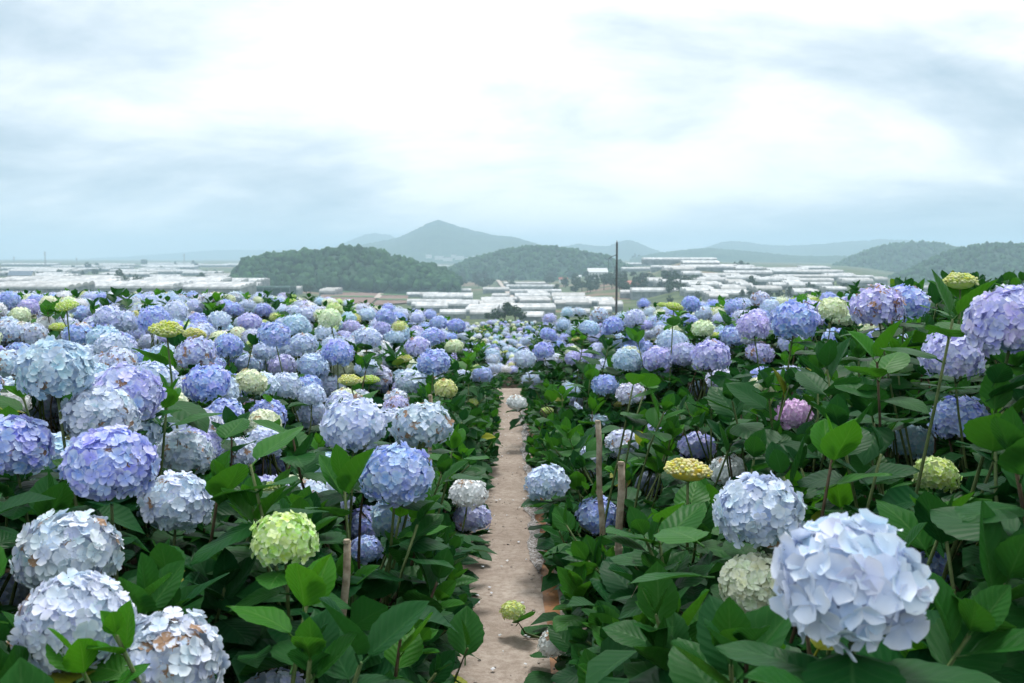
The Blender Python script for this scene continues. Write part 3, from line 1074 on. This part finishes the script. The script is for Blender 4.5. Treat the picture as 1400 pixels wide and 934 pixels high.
def bud_mesh(seed):
    """flat-topped dome of many small closed buds"""
    r = random.Random(seed)
    V, Fc, A, nb = [], [], [], 0
    base_v, base_f = ICV[:12], np.array([(0, 11, 5), (0, 5, 1), (0, 1, 7), (0, 7, 10), (0, 10, 11), (1, 5, 9), (5, 11, 4), (11, 10, 2), (10, 7, 6), (7, 1, 8), (3, 9, 4), (3, 4, 2), (3, 2, 6), (3, 6, 8), (3, 8, 9), (4, 9, 5), (2, 4, 11), (6, 2, 10), (8, 6, 7), (9, 8, 1)])
    for p in head_points(190, -.25):
        lump = 1 + .10 * math.sin(p.x * 7 + seed) * math.cos(p.y * 6)
        sz = r.uniform(.065, .125)
        pos = np.array([p.x, p.y, p.z * .55]) * lump * r.uniform(.92, 1.05) + np.array([r.uniform(-.04, .04)] * 3)
        V.append(base_v * sz * np.array([1, 1, .8]) + pos); Fc.append(base_f + nb); nb += 12
        A.append(np.tile([r.random(), r.choice((.2, .6, .8)), 0], (12, 1)))
    V.append(ICV * np.array([.92, .92, .46])); Fc.append(ICF + nb); A.append(np.tile([.5, .18, 0], (len(ICV), 1)))
    return mesh_from('flower_head', np.concatenate(V), np.concatenate(Fc), M_PETAL, True, {'petal': np.concatenate(A)})


HEADS_BUD = [bud_mesh(60 + s) for s in range(3)]
CORE = mesh_from('shade_core', ICV * np.array([.80, .80, .66]), ICF, M_PETAL, True, {'petal': np.tile([.5, .18, 0], (len(ICV), 1))})  # filler core, its deep tone paints the shade behind the florets

COLR = {'B': (.44, .57, .92), 'P': (.64, .75, .93), 'L': (.58, .61, .92), 'T': (.53, .71, .86), 'G': (.80, .86, .62), 'Y': (.66, .71, .22),
        'K': (.76, .50, .80), 'W': (.84, .87, .89), 'D': (.64, .71, .86), 'E': (.66, .74, .30)}
SIZE = {'B': .21, 'P': .21, 'L': .21, 'T': .215, 'G': .19, 'Y': .125, 'K': .19, 'W': .18, 'D': .215, 'E': .15}
CNAME = {'B': 'blue', 'P': 'pale blue', 'L': 'lilac blue', 'T': 'pale aqua', 'G': 'greenish white', 'Y': 'lime green', 'K': 'pink', 'W': 'white', 'D': 'faded blue', 'E': 'lime white'}

# heads that can be told apart in the photograph: column, row, width in pixels, kind
HERO = """75 507 108 T;172 541 104 L;138 571 106 D;18 613 108 B;151 636 131 B;252 620 86 D;242 688 104 P;92 612 42 E;88 584 52 D;57 560 52 P;4 500 58 P
283 525 66 B;268 484 58 L;228 452 46 Y;266 458 32 Y;160 499 56 P;154 474 50 P;142 463 48 T;107 459 43 B;44 459 43 D;12 455 40 P;80 448 25 Y;91 419 31 Y;27 432 31 G
12 411 31 B;41 421 31 L;148 433 41 P;170 441 40 P;211 438 47 B;239 427 37 P;312 474 43 B;341 498 39 P;375 458 48 B;341 441 35 L;403 446 41 T;415 471 42 P;386 501 42 L
428 501 46 T;343 523 48 G;392 529 48 P;398 539 21 Y;327 559 20 Y;428 569 46 P;371 640 50 B;462 483 46 B;453 529 42 P;470 507 36 G;478 521 33 Y;506 520 27 Y;531 531 31 B
483 582 94 P;577 583 88 D;542 650 106 B;561 605 37 E;593 496 50 B;571 475 37 L;591 461 35 B;503 463 41 P;609 532 33 E;646 551 19 Y;659 513 29 B;676 504 20 P;692 505 16 W
640 675 54 W;645 709 56 L;621 474 27 G;624 446 27 B;599 442 26 B;571 435 23 P;588 431 22 B;531 422 20 B;502 431 26 P;527 433 28 B;451 436 34 G;457 424 25 E;546 447 22 E;522 449 28 L;539 463 30 T
400 478 38 P;385 478 34 T;94 757 144 D;102 852 164 D;12 812 76 P;225 906 170 D;389 738 97 E;375 968 124 P;517 807 39 Y;506 842 46 L;500 716 58 B;500 752 50 B
757 880 46 W;701 835 36 E;748 661 63 P;817 706 63 B;940 645 66 Y;1038 700 128 P;1035 801 108 G;887 662 40 P;996 644 54 W;1275 776 66 B;1280 649 64 E
953 611 54 L;972 488 57 L;934 484 43 L;899 491 43 L;858 494 43 T;882 477 27 B;916 466 39 P;1030 447 48 L;1001 461 37 B;1086 440 68 B;1039 483 41 L;956 532 30 T;827 527 40 B;789 549 23 T
706 551 29 W;1085 568 53 K;748 562 19 Y;843 589 17 Y;847 553 17 Y;798 649 20 Y;806 449 30 T;838 446 31 B;820 431 26 P;750 458 26 B;751 436 22 L;770 444 23 P;776 428 20 T;792 427 19 P;743 480 31 B;717 491 32 P
868 435 31 P;880 416 20 B;888 427 20 P;945 416 28 B;921 420 26 Y;905 417 14 Y;962 430 26 P;961 450 33 G;888 458 21 P;1003 420 27 B;1039 409 28 D;1053 420 28 P;1069 414 23 G
1199 420 76 L;1238 414 64 B;1386 443 132 L;1303 487 86 L;1311 574 82 B;1247 605 64 T;1313 386 46 Y;1139 423 43 G;1153 434 33 G;1133 410 26 B;1111 638 25 Y
205 470 34 P;60 475 40 P;25 485 40 B;110 430 32 B;185 455 34 L;300 438 32 P;320 424 28 B;265 420 28 P;420 431 26 P;360 425 26 B;445 455 30 P;480 448 28 L"""
heads = []
for row in HERO.replace('\n', ';').split(';'):
    a = row.split()
    px, py, w, k = float(a[0]), float(a[1]), float(a[2]), a[3]
    size = SIZE[k] * random.Random(px * 7 + py).uniform(.95, 1.06)
    if k in 'GW' and w < 40:
        size *= .95
    d = F * size / w
    heads.append(dict(p=P(px, py, d), r=size / 2, k=k, px=px, py=py, w=w, d=d, hero=True))
BIGP = P(1160, 794, 1.30)
heads.append(dict(p=BIGP, r=.095, k='P', px=1160, py=792, w=214, d=1.30, hero=True, big=True))
# a head that would sink into the soil is a smaller one standing closer
for h in heads:
    for _ in range(60):
        if h['p'][2] - near_z(h['p'][0], h['p'][1]) >= h['r'] + .05:
            break
        h['d'] *= .97; h['r'] *= .97
        h['p'] = P(h['px'], h['py'], h['d'])

# bare leafy shoots that stand out: tip column, row, distance, leaf length, brightness 0..1
SHOOT = [(330, 575, 2.35, .15, .9), (230, 480, 3.2, .15, .35), (396, 556, 3.3, .13, .8), (940, 672, 2.0, .14, .75), (1196, 470, 2.9, .13, .75), (1308, 408, 2.6, .13, .55),
         (425, 800, 1.95, .125, .9), (548, 868, 2.2, .12, 1.0), (345, 690, 2.4, .12, .7), (790, 800, 3.0, .12, .6), (895, 500, 4.3, .12, .9), (868, 512, 4.2, .11, .8), (1148, 672, 2.7, .11, 1.0),
         (97, 885, 1.6, .085, 1.0), (156, 862, 1.62, .075, 1.0), (800, 455, 8.0, .14, .6), (1085, 720, 2.6, .12, .5), (870, 460, 7.0, .13, .7), (910, 560, 4.0, .12, .5),
         (640, 430 + 60, 8.0, .14, .8), (290, 420, 9.5, .15, .7), (130, 432, 7.0, .16, .5), (65, 425, 7.5, .16, .6), (605, 645, 3.4, .13, .3), (620, 600, 4.0, .13, .6), (470, 655, 2.6, .15, .5), (300, 660, 2.5, .14, .5), (715, 640, 4.4, .12, .6), (775, 590, 5, .12, .6),
         (1000, 545, 3.6, .14, .15), (1050, 530, 3.4, .14, .1), (1130, 500, 3.2, .14, .1), (1360, 560, 2.2, .14, .6), (1385, 620, 1.7, .14, .25), (1330, 860, 1.5, .15, .3), (1000, 900, 1.5, .15, .3), (1380, 790, 1.6, .14, .3), (860, 880, 2.4, .13, .5), (920, 840, 2.2, .13, .6), (820, 940, 2.3, .13, .5), (640, 880, 2.5, .13, .3), (600, 790, 2.7, .14, .2)]

for i_, h in enumerate(heads):
    h['own'] = i_
hp = np.array([h['p'] for h in heads])
hh_ = np.array([h['p'][2] + h['r'] * .6 - near_z(h['p'][0], h['p'][1]) for h in heads])
HPX = np.array([[h['px'], h['py'], h['w'] * .5, h['d']] for h in heads])


def canopy(x, y):
    """height of the foliage over the soil, drawn from the heads round about"""
    ax = abs(x)
    prior = .50 + .52 * sstep(.25, 1.2, ax) + .08 * sstep(1.2, 2.5, ax)
    if y > 15:
        return .80 + .15 * mnoise.noise(Vector((x, y, 1)))
    d2 = (hp[:, 0] - x) ** 2 + (hp[:, 1] - y) ** 2
    w = np.exp(-d2 / (2 * .38 ** 2))
    return float((prior * .6 + (w * hh_).sum()) / (.6 + w.sum()))


def covers_hero(p, slack=.92, own=-1):
    px, py, d = proj(p)
    if d < .3:
        return True
    q = ((px - HPX[:, 0]) ** 2 + ((py - HPX[:, 1]) / .88) ** 2) < (HPX[:, 2] * slack) ** 2
    if own >= 0:
        q[own] = False
    return bool((q & (d < HPX[:, 3] + .03)).any())


# ------------------------------------------------------------------ bushes: rows along the path
bushes = []


def in_view(x, y, margin=.45):
    return y > .9 and abs(x) < .53 * y + margin


for side in (-1, 1):
    for rix in range(14):
        x0 = side * (.47 + rix * .62)
        y = 1.15 + .21 * (rix % 2)
        while y < 14.2:
            x = x0 + random.uniform(-.10, .10); yy = y + random.uniform(-.1, .1)
            if in_view(x, yy) and math.hypot(x, yy) > 1.15:
                bushes.append(dict(x=x, y=yy, zone='left' if side < 0 else 'right'))
            y += .58 if y < 8 else .72
y = 17.6
while y < 36:
    x = -.155 * y
    while x < .06 * y:
        bushes.append(dict(x=x + random.uniform(-.15, .15), y=y + random.uniform(-.15, .15), zone='low'))
        x += .82
    y += 1.05 if y < 24 else 1.5
bxy = np.array([(b['x'], b['y']) for b in bushes])
for b in bushes:
    b['heads'] = []; b['tips'] = []
    b['d'] = b['y']


def nearest_bush(p, bias=0.0):
    d2 = (bxy[:, 0] - p[0]) ** 2 + (bxy[:, 1] - (p[1] + bias)) ** 2
    return bushes[int(np.argmin(d2))]


for h in heads:
    nearest_bush(h['p'])['heads'].append(h)
for (px, py, d, L, br) in SHOOT:
    p = P(px, py, d)
    g = near_z(p[0], p[1])
    p[2] = max(p[2], g + .15)
    nearest_bush(p)['tips'].append(dict(p=p, L=L * 1.12, br=br, hero=True))

# fill the beds with further heads
allp = [h['p'] for h in heads]
allr = [h['r'] for h in heads]


def clear_of(p, r, f=.86):
    a = np.asarray(allp); rr = np.asarray(allr)
    return bool((np.linalg.norm(a - p, axis=1) > f * (rr + r)).all())


KIND_L = 'BBBPPPPPTTDDDLLGGWYYE'
KIND_R = 'BBPPTLLDGY'
for b in bushes:
    z = b['zone']
    dist = b['y']
    if z == 'left':
        n = 7 if dist > 4.2 else (3 if dist > 2.8 else 0)
        if abs(b['x']) < .7:
            n = n // 3
    elif z == 'right':
        n = 6 if dist > 7 else (2 if dist > 5 else 0)
        if abs(b['x']) < .7:
            n = n // 2
    else:
        n = 8
    tries = 0
    while n > 0 and tries < 40:
        tries += 1
        x, y = b['x'] + random.gauss(0, .24), b['y'] + random.gauss(0, .24)
        if z == 'low':
            x, y = b['x'] + random.gauss(0, .36), b['y'] + random.gauss(0, .42)
        if abs(x) < (.34 if y < 9 else .17) and y < 15:
            continue
        k = random.choice(KIND_L if z != 'right' else KIND_R)
        r = SIZE[k] / 2 * random.uniform(.75, 1.05)
        p = np.array([x, y, near_z(x, y) + canopy(x, y) - r * .6 - random.random() ** 2 * .16])
        if clear_of(p, r) and not covers_hero(p, 1.35):
            b['heads'].append(dict(p=p, r=r, k=k, d=y, w=F * 2 * r / y, hero=False))
            allp.append(p); allr.append(r); n -= 1

# leaf placement
def leaf_matrix(pos, direc, up, L):
    y = Vector(direc).normalized()
    z = Vector(up) - y * y.dot(Vector(up))
    if z.length < 1e-3:
        z = y.orthogonal()
    z.normalize()
    x = y.cross(z)
    m = Matrix((x * L, y * L, z * L)).transposed().to_4x4()
    m.translation = Vector(pos)
    return m


def shoot_leaves(out_, tip, axis, L, br, npair, start=0.0, crown=True, gap=.055, sid=0, hero=False):
    """pairs of leaves down one shoot; young and upright at the tip, broad and drooping below"""
    ax = Vector(axis).normalized()
    e1 = ax.orthogonal().normalized(); e2 = ax.cross(e1)
    a0 = random.uniform(0, 3.14)
    for k in range(npair):
        pos = Vector(tip) - ax * (start + .012 + gap * k * (.75 + .1 * k))
        a = a0 + k * math.pi / 2 + random.uniform(-.2, .2)
        for s in (0, math.pi):
            o = e1 * math.cos(a + s) + e2 * math.sin(a + s)
            if crown:
                el = (R(24), R(42), R(62), R(82), R(98))[min(k, 4)] + random.uniform(-.15, .15)
                LL = L * (.55, .88, 1.05, 1.1, 1.0)[min(k, 4)] * random.uniform(.85, 1.1)
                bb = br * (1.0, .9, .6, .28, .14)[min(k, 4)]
                young = k < 2
            else:
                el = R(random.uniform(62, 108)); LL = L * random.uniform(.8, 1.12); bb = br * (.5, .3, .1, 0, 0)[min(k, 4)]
                young = False
            dr = ax * math.cos(el) + o * math.sin(el)
            out_.append((tuple(pos), dr, tuple(ax * .9 - o * .25 + Vector((0, 0, .5))), LL, bb, young, sid, hero))


def tube_mesh(pts, radii, mat, n=5):
    m = MB(); m.tube(pts, radii, n); return m.mesh('stem', mat, True)


def label_for(b):
    ks = [h['k'] for h in b['heads']]
    z = {'left': 'in densely flowering bed', 'right': 'in leafier bed', 'low': 'in lower field'}[b['zone']]
    return ks, z


NUMW = ['no', 'one', 'two', 'three', 'four', 'five', 'six', 'seven', 'eight', 'nine', 'ten', 'eleven', 'twelve', 'thirteen', 'fourteen', 'fifteen']
LABELS = {}
nleaf = nhead = nflo = 0
for b in bushes:
    x, y = b['x'], b['y']
    gz = near_z(x, y)
    base = np.array([x, y, gz])
    root = bpy.data.objects.new('hydrangea_bush', None)
    COL.objects.link(root)
    root.location = base
    root.empty_display_size = .1
    near = y < 7.6
    leaves = []
    stems = []
    B = Vector(base)
    edge = abs(x) < .75 and b['zone'] != 'low'
    # stems that carry heads
    for h in b['heads']:
        c = Vector(h['p'])
        ax = Vector((0, 0, 1)) + (c - B) * Vector((.5, .5, 0))
        ax.normalize()
        sq = .5 if h['k'] == 'Y' else .8
        top_ = c - ax * h['r'] * sq * .5
        stems.append((top_, ax, True))
        big = h['d'] < 7.6
        shoot_leaves(leaves, c - ax * h['r'] * sq * .78, ax, sid=-1, L=.16 if h['d'] < 2 else .145, br=random.uniform(.15, .5) if h['k'] not in 'YE' else .8,
                     npair=4 if big else 3, start=.010 if h['k'] != 'Y' else -.015, crown=h['k'] == 'Y', gap=.062, hero=('own', h.get('own', -1)))
    # leafy shoots
    tips = list(b['tips'])
    if b['zone'] == 'low':
        ns = 6
    elif near:
        ns = 16 if edge or b['zone'] == 'right' else 14
    else:
        ns = 11
    for i in range(ns):
        a = random.uniform(0, 6.28); rr = .40 * math.sqrt(random.random())
        tx, ty = x + rr * math.cos(a), y + rr * math.sin(a)
        if abs(tx) < .24 and b['zone'] != 'low':
            continue
        c = canopy(tx, ty)
        hgt = c - random.uniform(-.07 if ty < 9 else .0, .20) if random.random() < .62 else c * random.uniform(.35, .8)
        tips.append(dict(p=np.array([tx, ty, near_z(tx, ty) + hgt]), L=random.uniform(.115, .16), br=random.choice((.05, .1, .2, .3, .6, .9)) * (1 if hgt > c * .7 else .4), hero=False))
    if edge and y < 12:
        for i in range(16 if y < 7 else 8):             # skirt that hangs over the path
            tx = math.copysign(random.uniform(.17 if y < 6 else .11, .38 if y < 6 else .32), x); ty = y + random.uniform(-.35, .35)
            hgt = random.uniform(.10, .50)
            tips.append(dict(p=np.array([tx, ty, near_z(tx, ty) + hgt]), L=random.uniform(.09, .13), br=random.choice((.0, .1, .2, .5)), hero=False, out=math.copysign(1, -x)))
    for t in tips:
        if not t['hero'] and (covers_hero(t['p'], 1.1) or proj(t['p'])[2] < 1.15):
            continue
        c = Vector(t['p'])
        ax = Vector((0, 0, 1)) + (c - B) * Vector((.9, .9, 0)) + Vector((random.uniform(-.25, .25), random.uniform(-.3, .15), 0))
        if t.get('out'):
            ax += Vector((t['out'] * random.uniform(.3, .9), random.uniform(-.3, .2), 0))
        ax.normalize()
        stems.append((c - ax * .03, ax, False))
        shoot_leaves(leaves, c, ax, t['L'], t['br'], 5 if t['hero'] else (4 if near else 3), crown=True, gap=.05, sid=len(stems) - 1, hero=(0 if not t['hero'] else (.15 if proj(t['p'])[2] < 1.7 else .95)))
    # drop leaves that would poke through the lens, the path or a head
    keep = []
    for lf in leaves:
        mid = np.array(lf[0]) + np.array(lf[1]) * lf[3] * .55
        tipp = np.array(lf[0]) + np.array(lf[1]) * lf[3]
        side_ = np.cross(np.array(lf[1]), np.array(lf[2])); side_ /= (np.linalg.norm(side_) + 1e-9)
        own, collar = -1, False
        sm, st = (lf[7], lf[7]) if lf[7] else (1.0, 1.0)
        if isinstance(lf[7], tuple):
            own, collar, sm, st = lf[7][1], True, 1.0, .95
            if own >= 0 and heads[own]['k'] == 'Y':
                own, sm, st = -1, .8, .7
        if proj(mid)[2] < 1.0 or covers_hero(mid, sm, own) or covers_hero(tipp, st, own):
            continue
        low_ = np.array(lf[0]) + np.array(lf[1]) * lf[3] * .25
        if (not lf[7] or collar) and any(covers_hero(a_ + side_ * lf[3] * q, .95, own) for a_ in (mid, low_) for q in (-.34, .34)):
            continue
        if collar and abs(tipp[0]) < .2 and tipp[2] > near_z(tipp[0], tipp[1]) + .02:
            keep.append(lf)
            continue
        if b['zone'] != 'low' and abs(tipp[0] - .0) < (.105 if tipp[1] < 5 else (.09 if tipp[1] < 7 else .06)):
            continue
        if tipp[2] < near_z(tipp[0], tipp[1]) + .02:
            continue
        keep.append(lf)
    random.shuffle(keep)
    V, Fc, UV, TN, nb = [], [], [], [], 0
    for i, (pos, dr, up, L, br, young) in enumerate(k_[:6] for k_ in keep):
        if near and i < 290:
            me = random.choice(LEAF_YOUNG if young else LEAF_OLD)
            m = leaf_matrix(np.array(pos) - base, dr, up, L)
            o = link('leaf', me, root, mtx=m)
            o.color = (br * random.uniform(.75, 1.05), 1.0 if random.random() < .006 else 0.0, 0, 1)
            nleaf += 1
        else:
            m = np.array(leaf_matrix(np.array(pos) - base, dr, up, L))
            V.append(LLV @ m[:3, :3].T + m[:3, 3]); Fc.append(LLF + nb); UV.append(LLU); nb += len(LLV)
            TN.append(np.tile([br, random.random(), 0], (len(LLV), 1)))
    # shaded inner leaves below the canopy
    for i in range(110 if near else 55):
        a = random.uniform(0, 6.28); rr = .42 * math.sqrt(random.random())
        tx, ty = x + rr * math.cos(a), y + rr * math.sin(a)
        if abs(tx) < .2 and b['zone'] != 'low':
            continue
        c = canopy(tx, ty)
        p = np.array([tx, ty, near_z(tx, ty) + c * random.uniform(.12, .84)])
        dr = Vector((random.gauss(0, 1), random.gauss(0, 1), random.uniform(-.5, .4))).normalized()
        if covers_hero(p, 1.1) or proj(p)[2] < 1.2 or covers_hero(p + np.array(dr) * .12, 1.0):
            continue
        m = np.array(leaf_matrix(p - base, dr, (random.gauss(0, .4), random.gauss(0, .4), 1), random.uniform(.10, .15)))
        V.append(LLV @ m[:3, :3].T + m[:3, 3]); Fc.append(LLF + nb); UV.append(LLU); nb += len(LLV)
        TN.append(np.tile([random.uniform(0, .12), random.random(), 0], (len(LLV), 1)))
    if V:
        link('foliage', mesh_from('foliage', np.concatenate(V), np.concatenate(Fc), M_LEAF, True, {'leafuv': np.concatenate(UV), 'tint': np.concatenate(TN)}), root, kind='stuff').color = (0, 0, 0, 1)
    # stems
    if y < 9:
        for si, (tp, ax, flower) in enumerate(stems):
            if not flower:
                own_l = [Vector(lf[0]) for lf in keep if lf[6] == si]
                if len(own_l) < 4:
                    continue
                tp = max(own_l, key=lambda q: q.dot(ax))     # the stem ends at its topmost pair of leaves
            a = random.uniform(0, 6.28)
            p0 = Vector((random.uniform(-.09, .09), random.uniform(-.09, .09), -.03))
            p3 = tp - B
            ln = p3.length
            p2 = p3 - ax * ln * .35
            p1 = p0 + Vector((p3.x * .25, p3.y * .25, ln * .3))
            pts = []
            for q in range(7):
                u = q / 6
                pts.append(p0 * (1 - u) ** 3 + p1 * 3 * u * (1 - u) ** 2 + p2 * 3 * u * u * (1 - u) + p3 * u ** 3)
            link('stem', tube_mesh(pts, [.0075 - .0038 * q / 6 for q in range(7)], M_STEM if flower or random.random() < .75 else M_WOODY), root)
    # heads
    for h in b['heads']:
        p = h['p'] - base
        r = h['r']; k = h['k']
        jit = [random.uniform(-.03, .02), random.uniform(-.03, .03), random.uniform(-.03, .03)]
        colr = tuple(max(.03, min(.95, c + j)) for c, j in zip(COLR[k], jit)) if k not in 'YE' else tuple(c * random.uniform(.9, 1.12) for c in COLR[k])
        rot = Matrix.Rotation(random.uniform(0, 6.28), 4, 'Z') @ Matrix.Rotation(random.uniform(-.3, .3), 4, 'X')
        pr = {}
        if k in 'KYEGW':
            pr['label'] = CNAME[k] + ' flower head'
        if h['w'] >= 100 or h.get('big'):
            mt = Matrix.Translation(Vector(p)) @ rot
            big = h.get('big')
            ho = link('flower_head', CORE, root, mtx=mt @ Matrix.Diagonal((r * .87, r * .87, r * .87, 1)), **pr)
            ho.color = (*colr, 1)
            nf = 80 if big else 205
            fs = .72 if big else .36
            for q in head_points(nf):
                q = q + Vector((random.uniform(-.07, .07), random.uniform(-.07, .07), random.uniform(-.07, .07)))
                nn = (q.normalized() + Vector((random.uniform(-.42, .42), random.uniform(-.42, .42), random.uniform(-.35, .4)))).normalized()
                rad_ = random.uniform(.9, 1.05)
                m = Matrix(frame_of(nn, random.uniform(0, 6.28))).to_4x4() @ Matrix.Scale(fs * random.uniform(.85, 1.18), 4)
                m.translation = Vector((q.x, q.y, q.z * .84)) * rad_
                br_p = 0 if big else {'D': .09, 'L': .02}.get(k, .01)
                fo = link('floret', FLORETS[7] if random.random() < br_p else random.choice(FLORETS[:7]), ho, mtx=m)
                j = random.uniform(-.06, .06)
                fo.color = (colr[0] + j + random.uniform(-.04, .04), colr[1] + j, colr[2] + j * .5, 1)
                nflo += 1
        else:
            if k == 'Y':
                me = random.choice(HEADS_BUD)
            elif h['w'] > 24:
                me = HEADS_MID[{'D': 3, 'W': 2}.get(k, random.choice((0, 1, 4)))] if random.random() < .8 else HEADS_MID[5 if k in 'DLP' else 1]
            else:
                me = random.choice(HEADS_FAR)
            fl = random.uniform(.9, 1.05)
            ho = link('flower_head', me, root, mtx=Matrix.Translation(Vector(p)) @ rot @ Matrix.Diagonal((r * .9, r * .9, r * .9 * fl, 1)), **pr)
            ho.color = (*colr, 1)
        nhead += 1
    # description
    ks, zone = label_for(b)
    cnt = {}
    for k in ks:
        cnt[CNAME[k]] = cnt.get(CNAME[k], 0) + 1
    if not ks:
        desc = 'leafy hydrangea bush without flower heads'
    else:
        top2 = sorted(cnt.items(), key=lambda a: -a[1])
        desc = 'hydrangea bush with ' + NUMW[min(top2[0][1], 15)] + ' ' + top2[0][0]
        if len(top2) > 1:
            desc += ' and ' + NUMW[min(top2[1][1], 15)] + ' ' + top2[1][0]
        desc += ' heads' if sum(v for _, v in top2[:2]) > 1 else ' head'
    if edge:
        zone = 'beside path in ' + ('flowering bed' if b['zone'] == 'left' else 'leafier bed')
    lab = desc + ' ' + zone
    root['label'] = lab
    root['category'] = 'hydrangea'
    root['group'] = {'left': 'hydrangeas of the densely flowering bed', 'right': 'hydrangeas of the leafier bed', 'low': 'hydrangeas of the lower field'}[b['zone']]
print('BUSHES', len(bushes), 'leaves', nleaf, 'heads', nhead, 'florets', nflo)


# ------------------------------------------------------------------ stakes, plastic, fallen petals
def stake(px, ytop, d, rad_, label, tilt=0.0):
    t = P(px, ytop, d)
    g = near_z(t[0], t[1])
    hgt = t[2] - g
    e = link('wooden_stake', None, loc=(t[0], t[1], g), label=label, category='stake')
    m = MB()
    n = 9
    pts = [(tilt * hgt * (i / n - 1) + .004 * math.sin(i * 1.7), .003 * math.cos(i * 2.1), -.08 + (hgt + .08) * i / n) for i in range(n + 1)]
    m.tube(pts, [rad_ * (1.05 - .12 * i / n + .03 * math.sin(i * 2.7)) for i in range(n + 1)], 10)
    link('shaft', m.mesh('shaft', M_STAKE, True), e)
    m = MB()
    m.tube([(0, 0, hgt - .004), (0, 0, hgt + .004)], [rad_ * .98, rad_ * .80], 10)
    link('cut_end', m.mesh('cut_end', M_STAKE), e)
    m = MB()
    m.tube([(pts[6][0], pts[6][1], pts[6][2] - .006), (pts[6][0], pts[6][1], pts[6][2] + .006)], [rad_ * 1.13, rad_ * 1.13], 10)
    link('node_ring', m.mesh('node_ring', M_STAKE), e)


stake(474, 740, 2.35, .0095, 'thin leaning wooden stake among leaves beside the lime white head', .06)
stake(817, 576, 4.0, .0125, 'tall pale cane stake standing in the leafier bed', -.05)
stake(849, 633, 3.2, .0125, 'short thick cane stake beside the tall one in the leafier bed', .01)
stake(588, 541, 4.6, .010, 'small stake end showing between heads of the densely flowering bed')

for (ya, yb, lab) in ((4.5, 6.6, 'short crumpled clear plastic sheeting along the drain beside the cane stakes'), (7.0, 11.5, 'long crumpled clear plastic sheeting lying along the drain where the path narrows')):
    v = []
    ny, nx = int((yb - ya) * 26), 9
    for i in range(ny):
        yy = ya + (yb - ya) * i / (ny - 1)
        for k in range(nx):
            u = k / (nx - 1)
            w = (.040 + .05 * mnoise.noise(Vector((yy * 3.1, 4, 0)))) * min(1, i / 6, (ny - 1 - i) / 6)
            xx = .125 + .02 * mnoise.noise(Vector((yy * 1.3, 8, 0))) + (u - .5) * max(w, .006) * 1.8 + .016 * mnoise.noise(Vector((yy * 11, u * 5, 1)))
            zz = near_z(0, yy) + .026 + .024 * max(0, mnoise.noise(Vector((yy * 17, u * 5, 5))))
            v.append((xx, yy, zz))
    link('plastic_sheet', mesh_from('plastic_sheet', v, grid_faces(ny, nx)[:, ::-1], M_PLASTIC, False), label=lab, category='plastic sheet')

# fallen petals and grit on the path
V, Fc = [], []
M_FALLEN = simple_mat('fallen_petal', (.55, .58, .66), (.78, .78, .78), 30, .7)
rp = random.Random(3)
for i in range(90):
    yy = rp.uniform(2.6, 11); xx = rp.uniform(-.25, .12)
    z0 = near_z(0, yy) + .028
    s = rp.uniform(.004, .011); a = rp.uniform(0, 6.28)
    b_ = len(V)
    for q in range(6):
        an = a + 6.28 * q / 6
        rr = s * (1 if q % 3 else .7)
        V.append((xx + rr * math.cos(an), yy + rr * math.sin(an), z0 + (.004 if q % 2 else 0)))
    Fc.append(tuple(range(b_, b_ + 6)))
link('fallen_petals', mesh_from('fallen_petals', V, Fc, M_FALLEN, False), kind='stuff', label='pale fallen petals scattered over the sandy path', category='petals')
V, Fc, nb = [], [], 0
for i in range(420):
    yy = rp.uniform(2.6, 9); xx = rp.uniform(-.3, .42) if rp.random() < .6 else rp.gauss(.13, .03)
    s = rp.uniform(.002, .0075)
    V.append(ICV[:12] * s * np.array([1, 1.2, .6]) * (1 + .4 * (rng.random((12, 1)) - .5)) + np.array([xx, yy, near_z(0, yy) + .022]))
    base_f = [(0, 11, 5), (0, 5, 1), (0, 1, 7), (0, 7, 10), (0, 10, 11), (1, 5, 9), (5, 11, 4), (11, 10, 2), (10, 7, 6), (7, 1, 8), (3, 9, 4), (3, 4, 2), (3, 2, 6), (3, 6, 8), (3, 8, 9), (4, 9, 5), (2, 4, 11), (6, 2, 10), (8, 6, 7), (9, 8, 1)]
    Fc.append(np.array(base_f) + nb); nb += 12
link('gravel', mesh_from('gravel', np.concatenate(V), np.concatenate(Fc), M_SLAB, False), kind='stuff', label='loose grit along the sandy path and its drain', category='grit')

# dry twig cluster in the leafier bed
tw = P(893, 806, 2.35)
m = MB()
for i in range(9):
    a = rp.uniform(2.2, 5.2); l = rp.uniform(.03, .07)
    p1 = (l * .6 * math.cos(a), -.01 * i % .03, l * .4 * math.sin(a)); p2 = (l * math.cos(a + .4), -.02, l * .8 * math.sin(a + .3))
    m.tube([(0, 0, 0), p1, p2], [.0022, .0016, .0008], 5)
m.tube([(0, 0, 0), (.12, .1, -.12), (.2, .2, -.45)], [.0025, .003, .004], 5)
nb_ = nearest_bush(tw)
rootb = [o for o in COL.objects if o.name.startswith('hydrangea_bush') and abs(o.location.x - nb_['x']) < 1e-4 and abs(o.location.y - nb_['y']) < 1e-4][0]
link('dried_flower_stalk', m.mesh('dried_flower_stalk', M_STAKE, True), rootb, loc=Vector(tw) - rootb.location, label='dry straw coloured old flower stalk')

# ------------------------------------------------------------------ haze over the valley
mh, t, o = new_mat('valley_haze')
pv = t.nodes.new('ShaderNodeVolumePrincipled')
pv.inputs['Color'].default_value = (.60, .82, 1.0, 1)
pv.inputs['Density'].default_value = .00029
pv.inputs['Anisotropy'].default_value = .2
t.links.new(pv.outputs[0], o.inputs['Volume'])
zmin = min(v_[2] for v_ in gv) - 20
m = MB(); m.box(-9900, 9900, -9900, 9900, zmin, 190)
link('haze', m.mesh('haze', mh), kind='stuff')
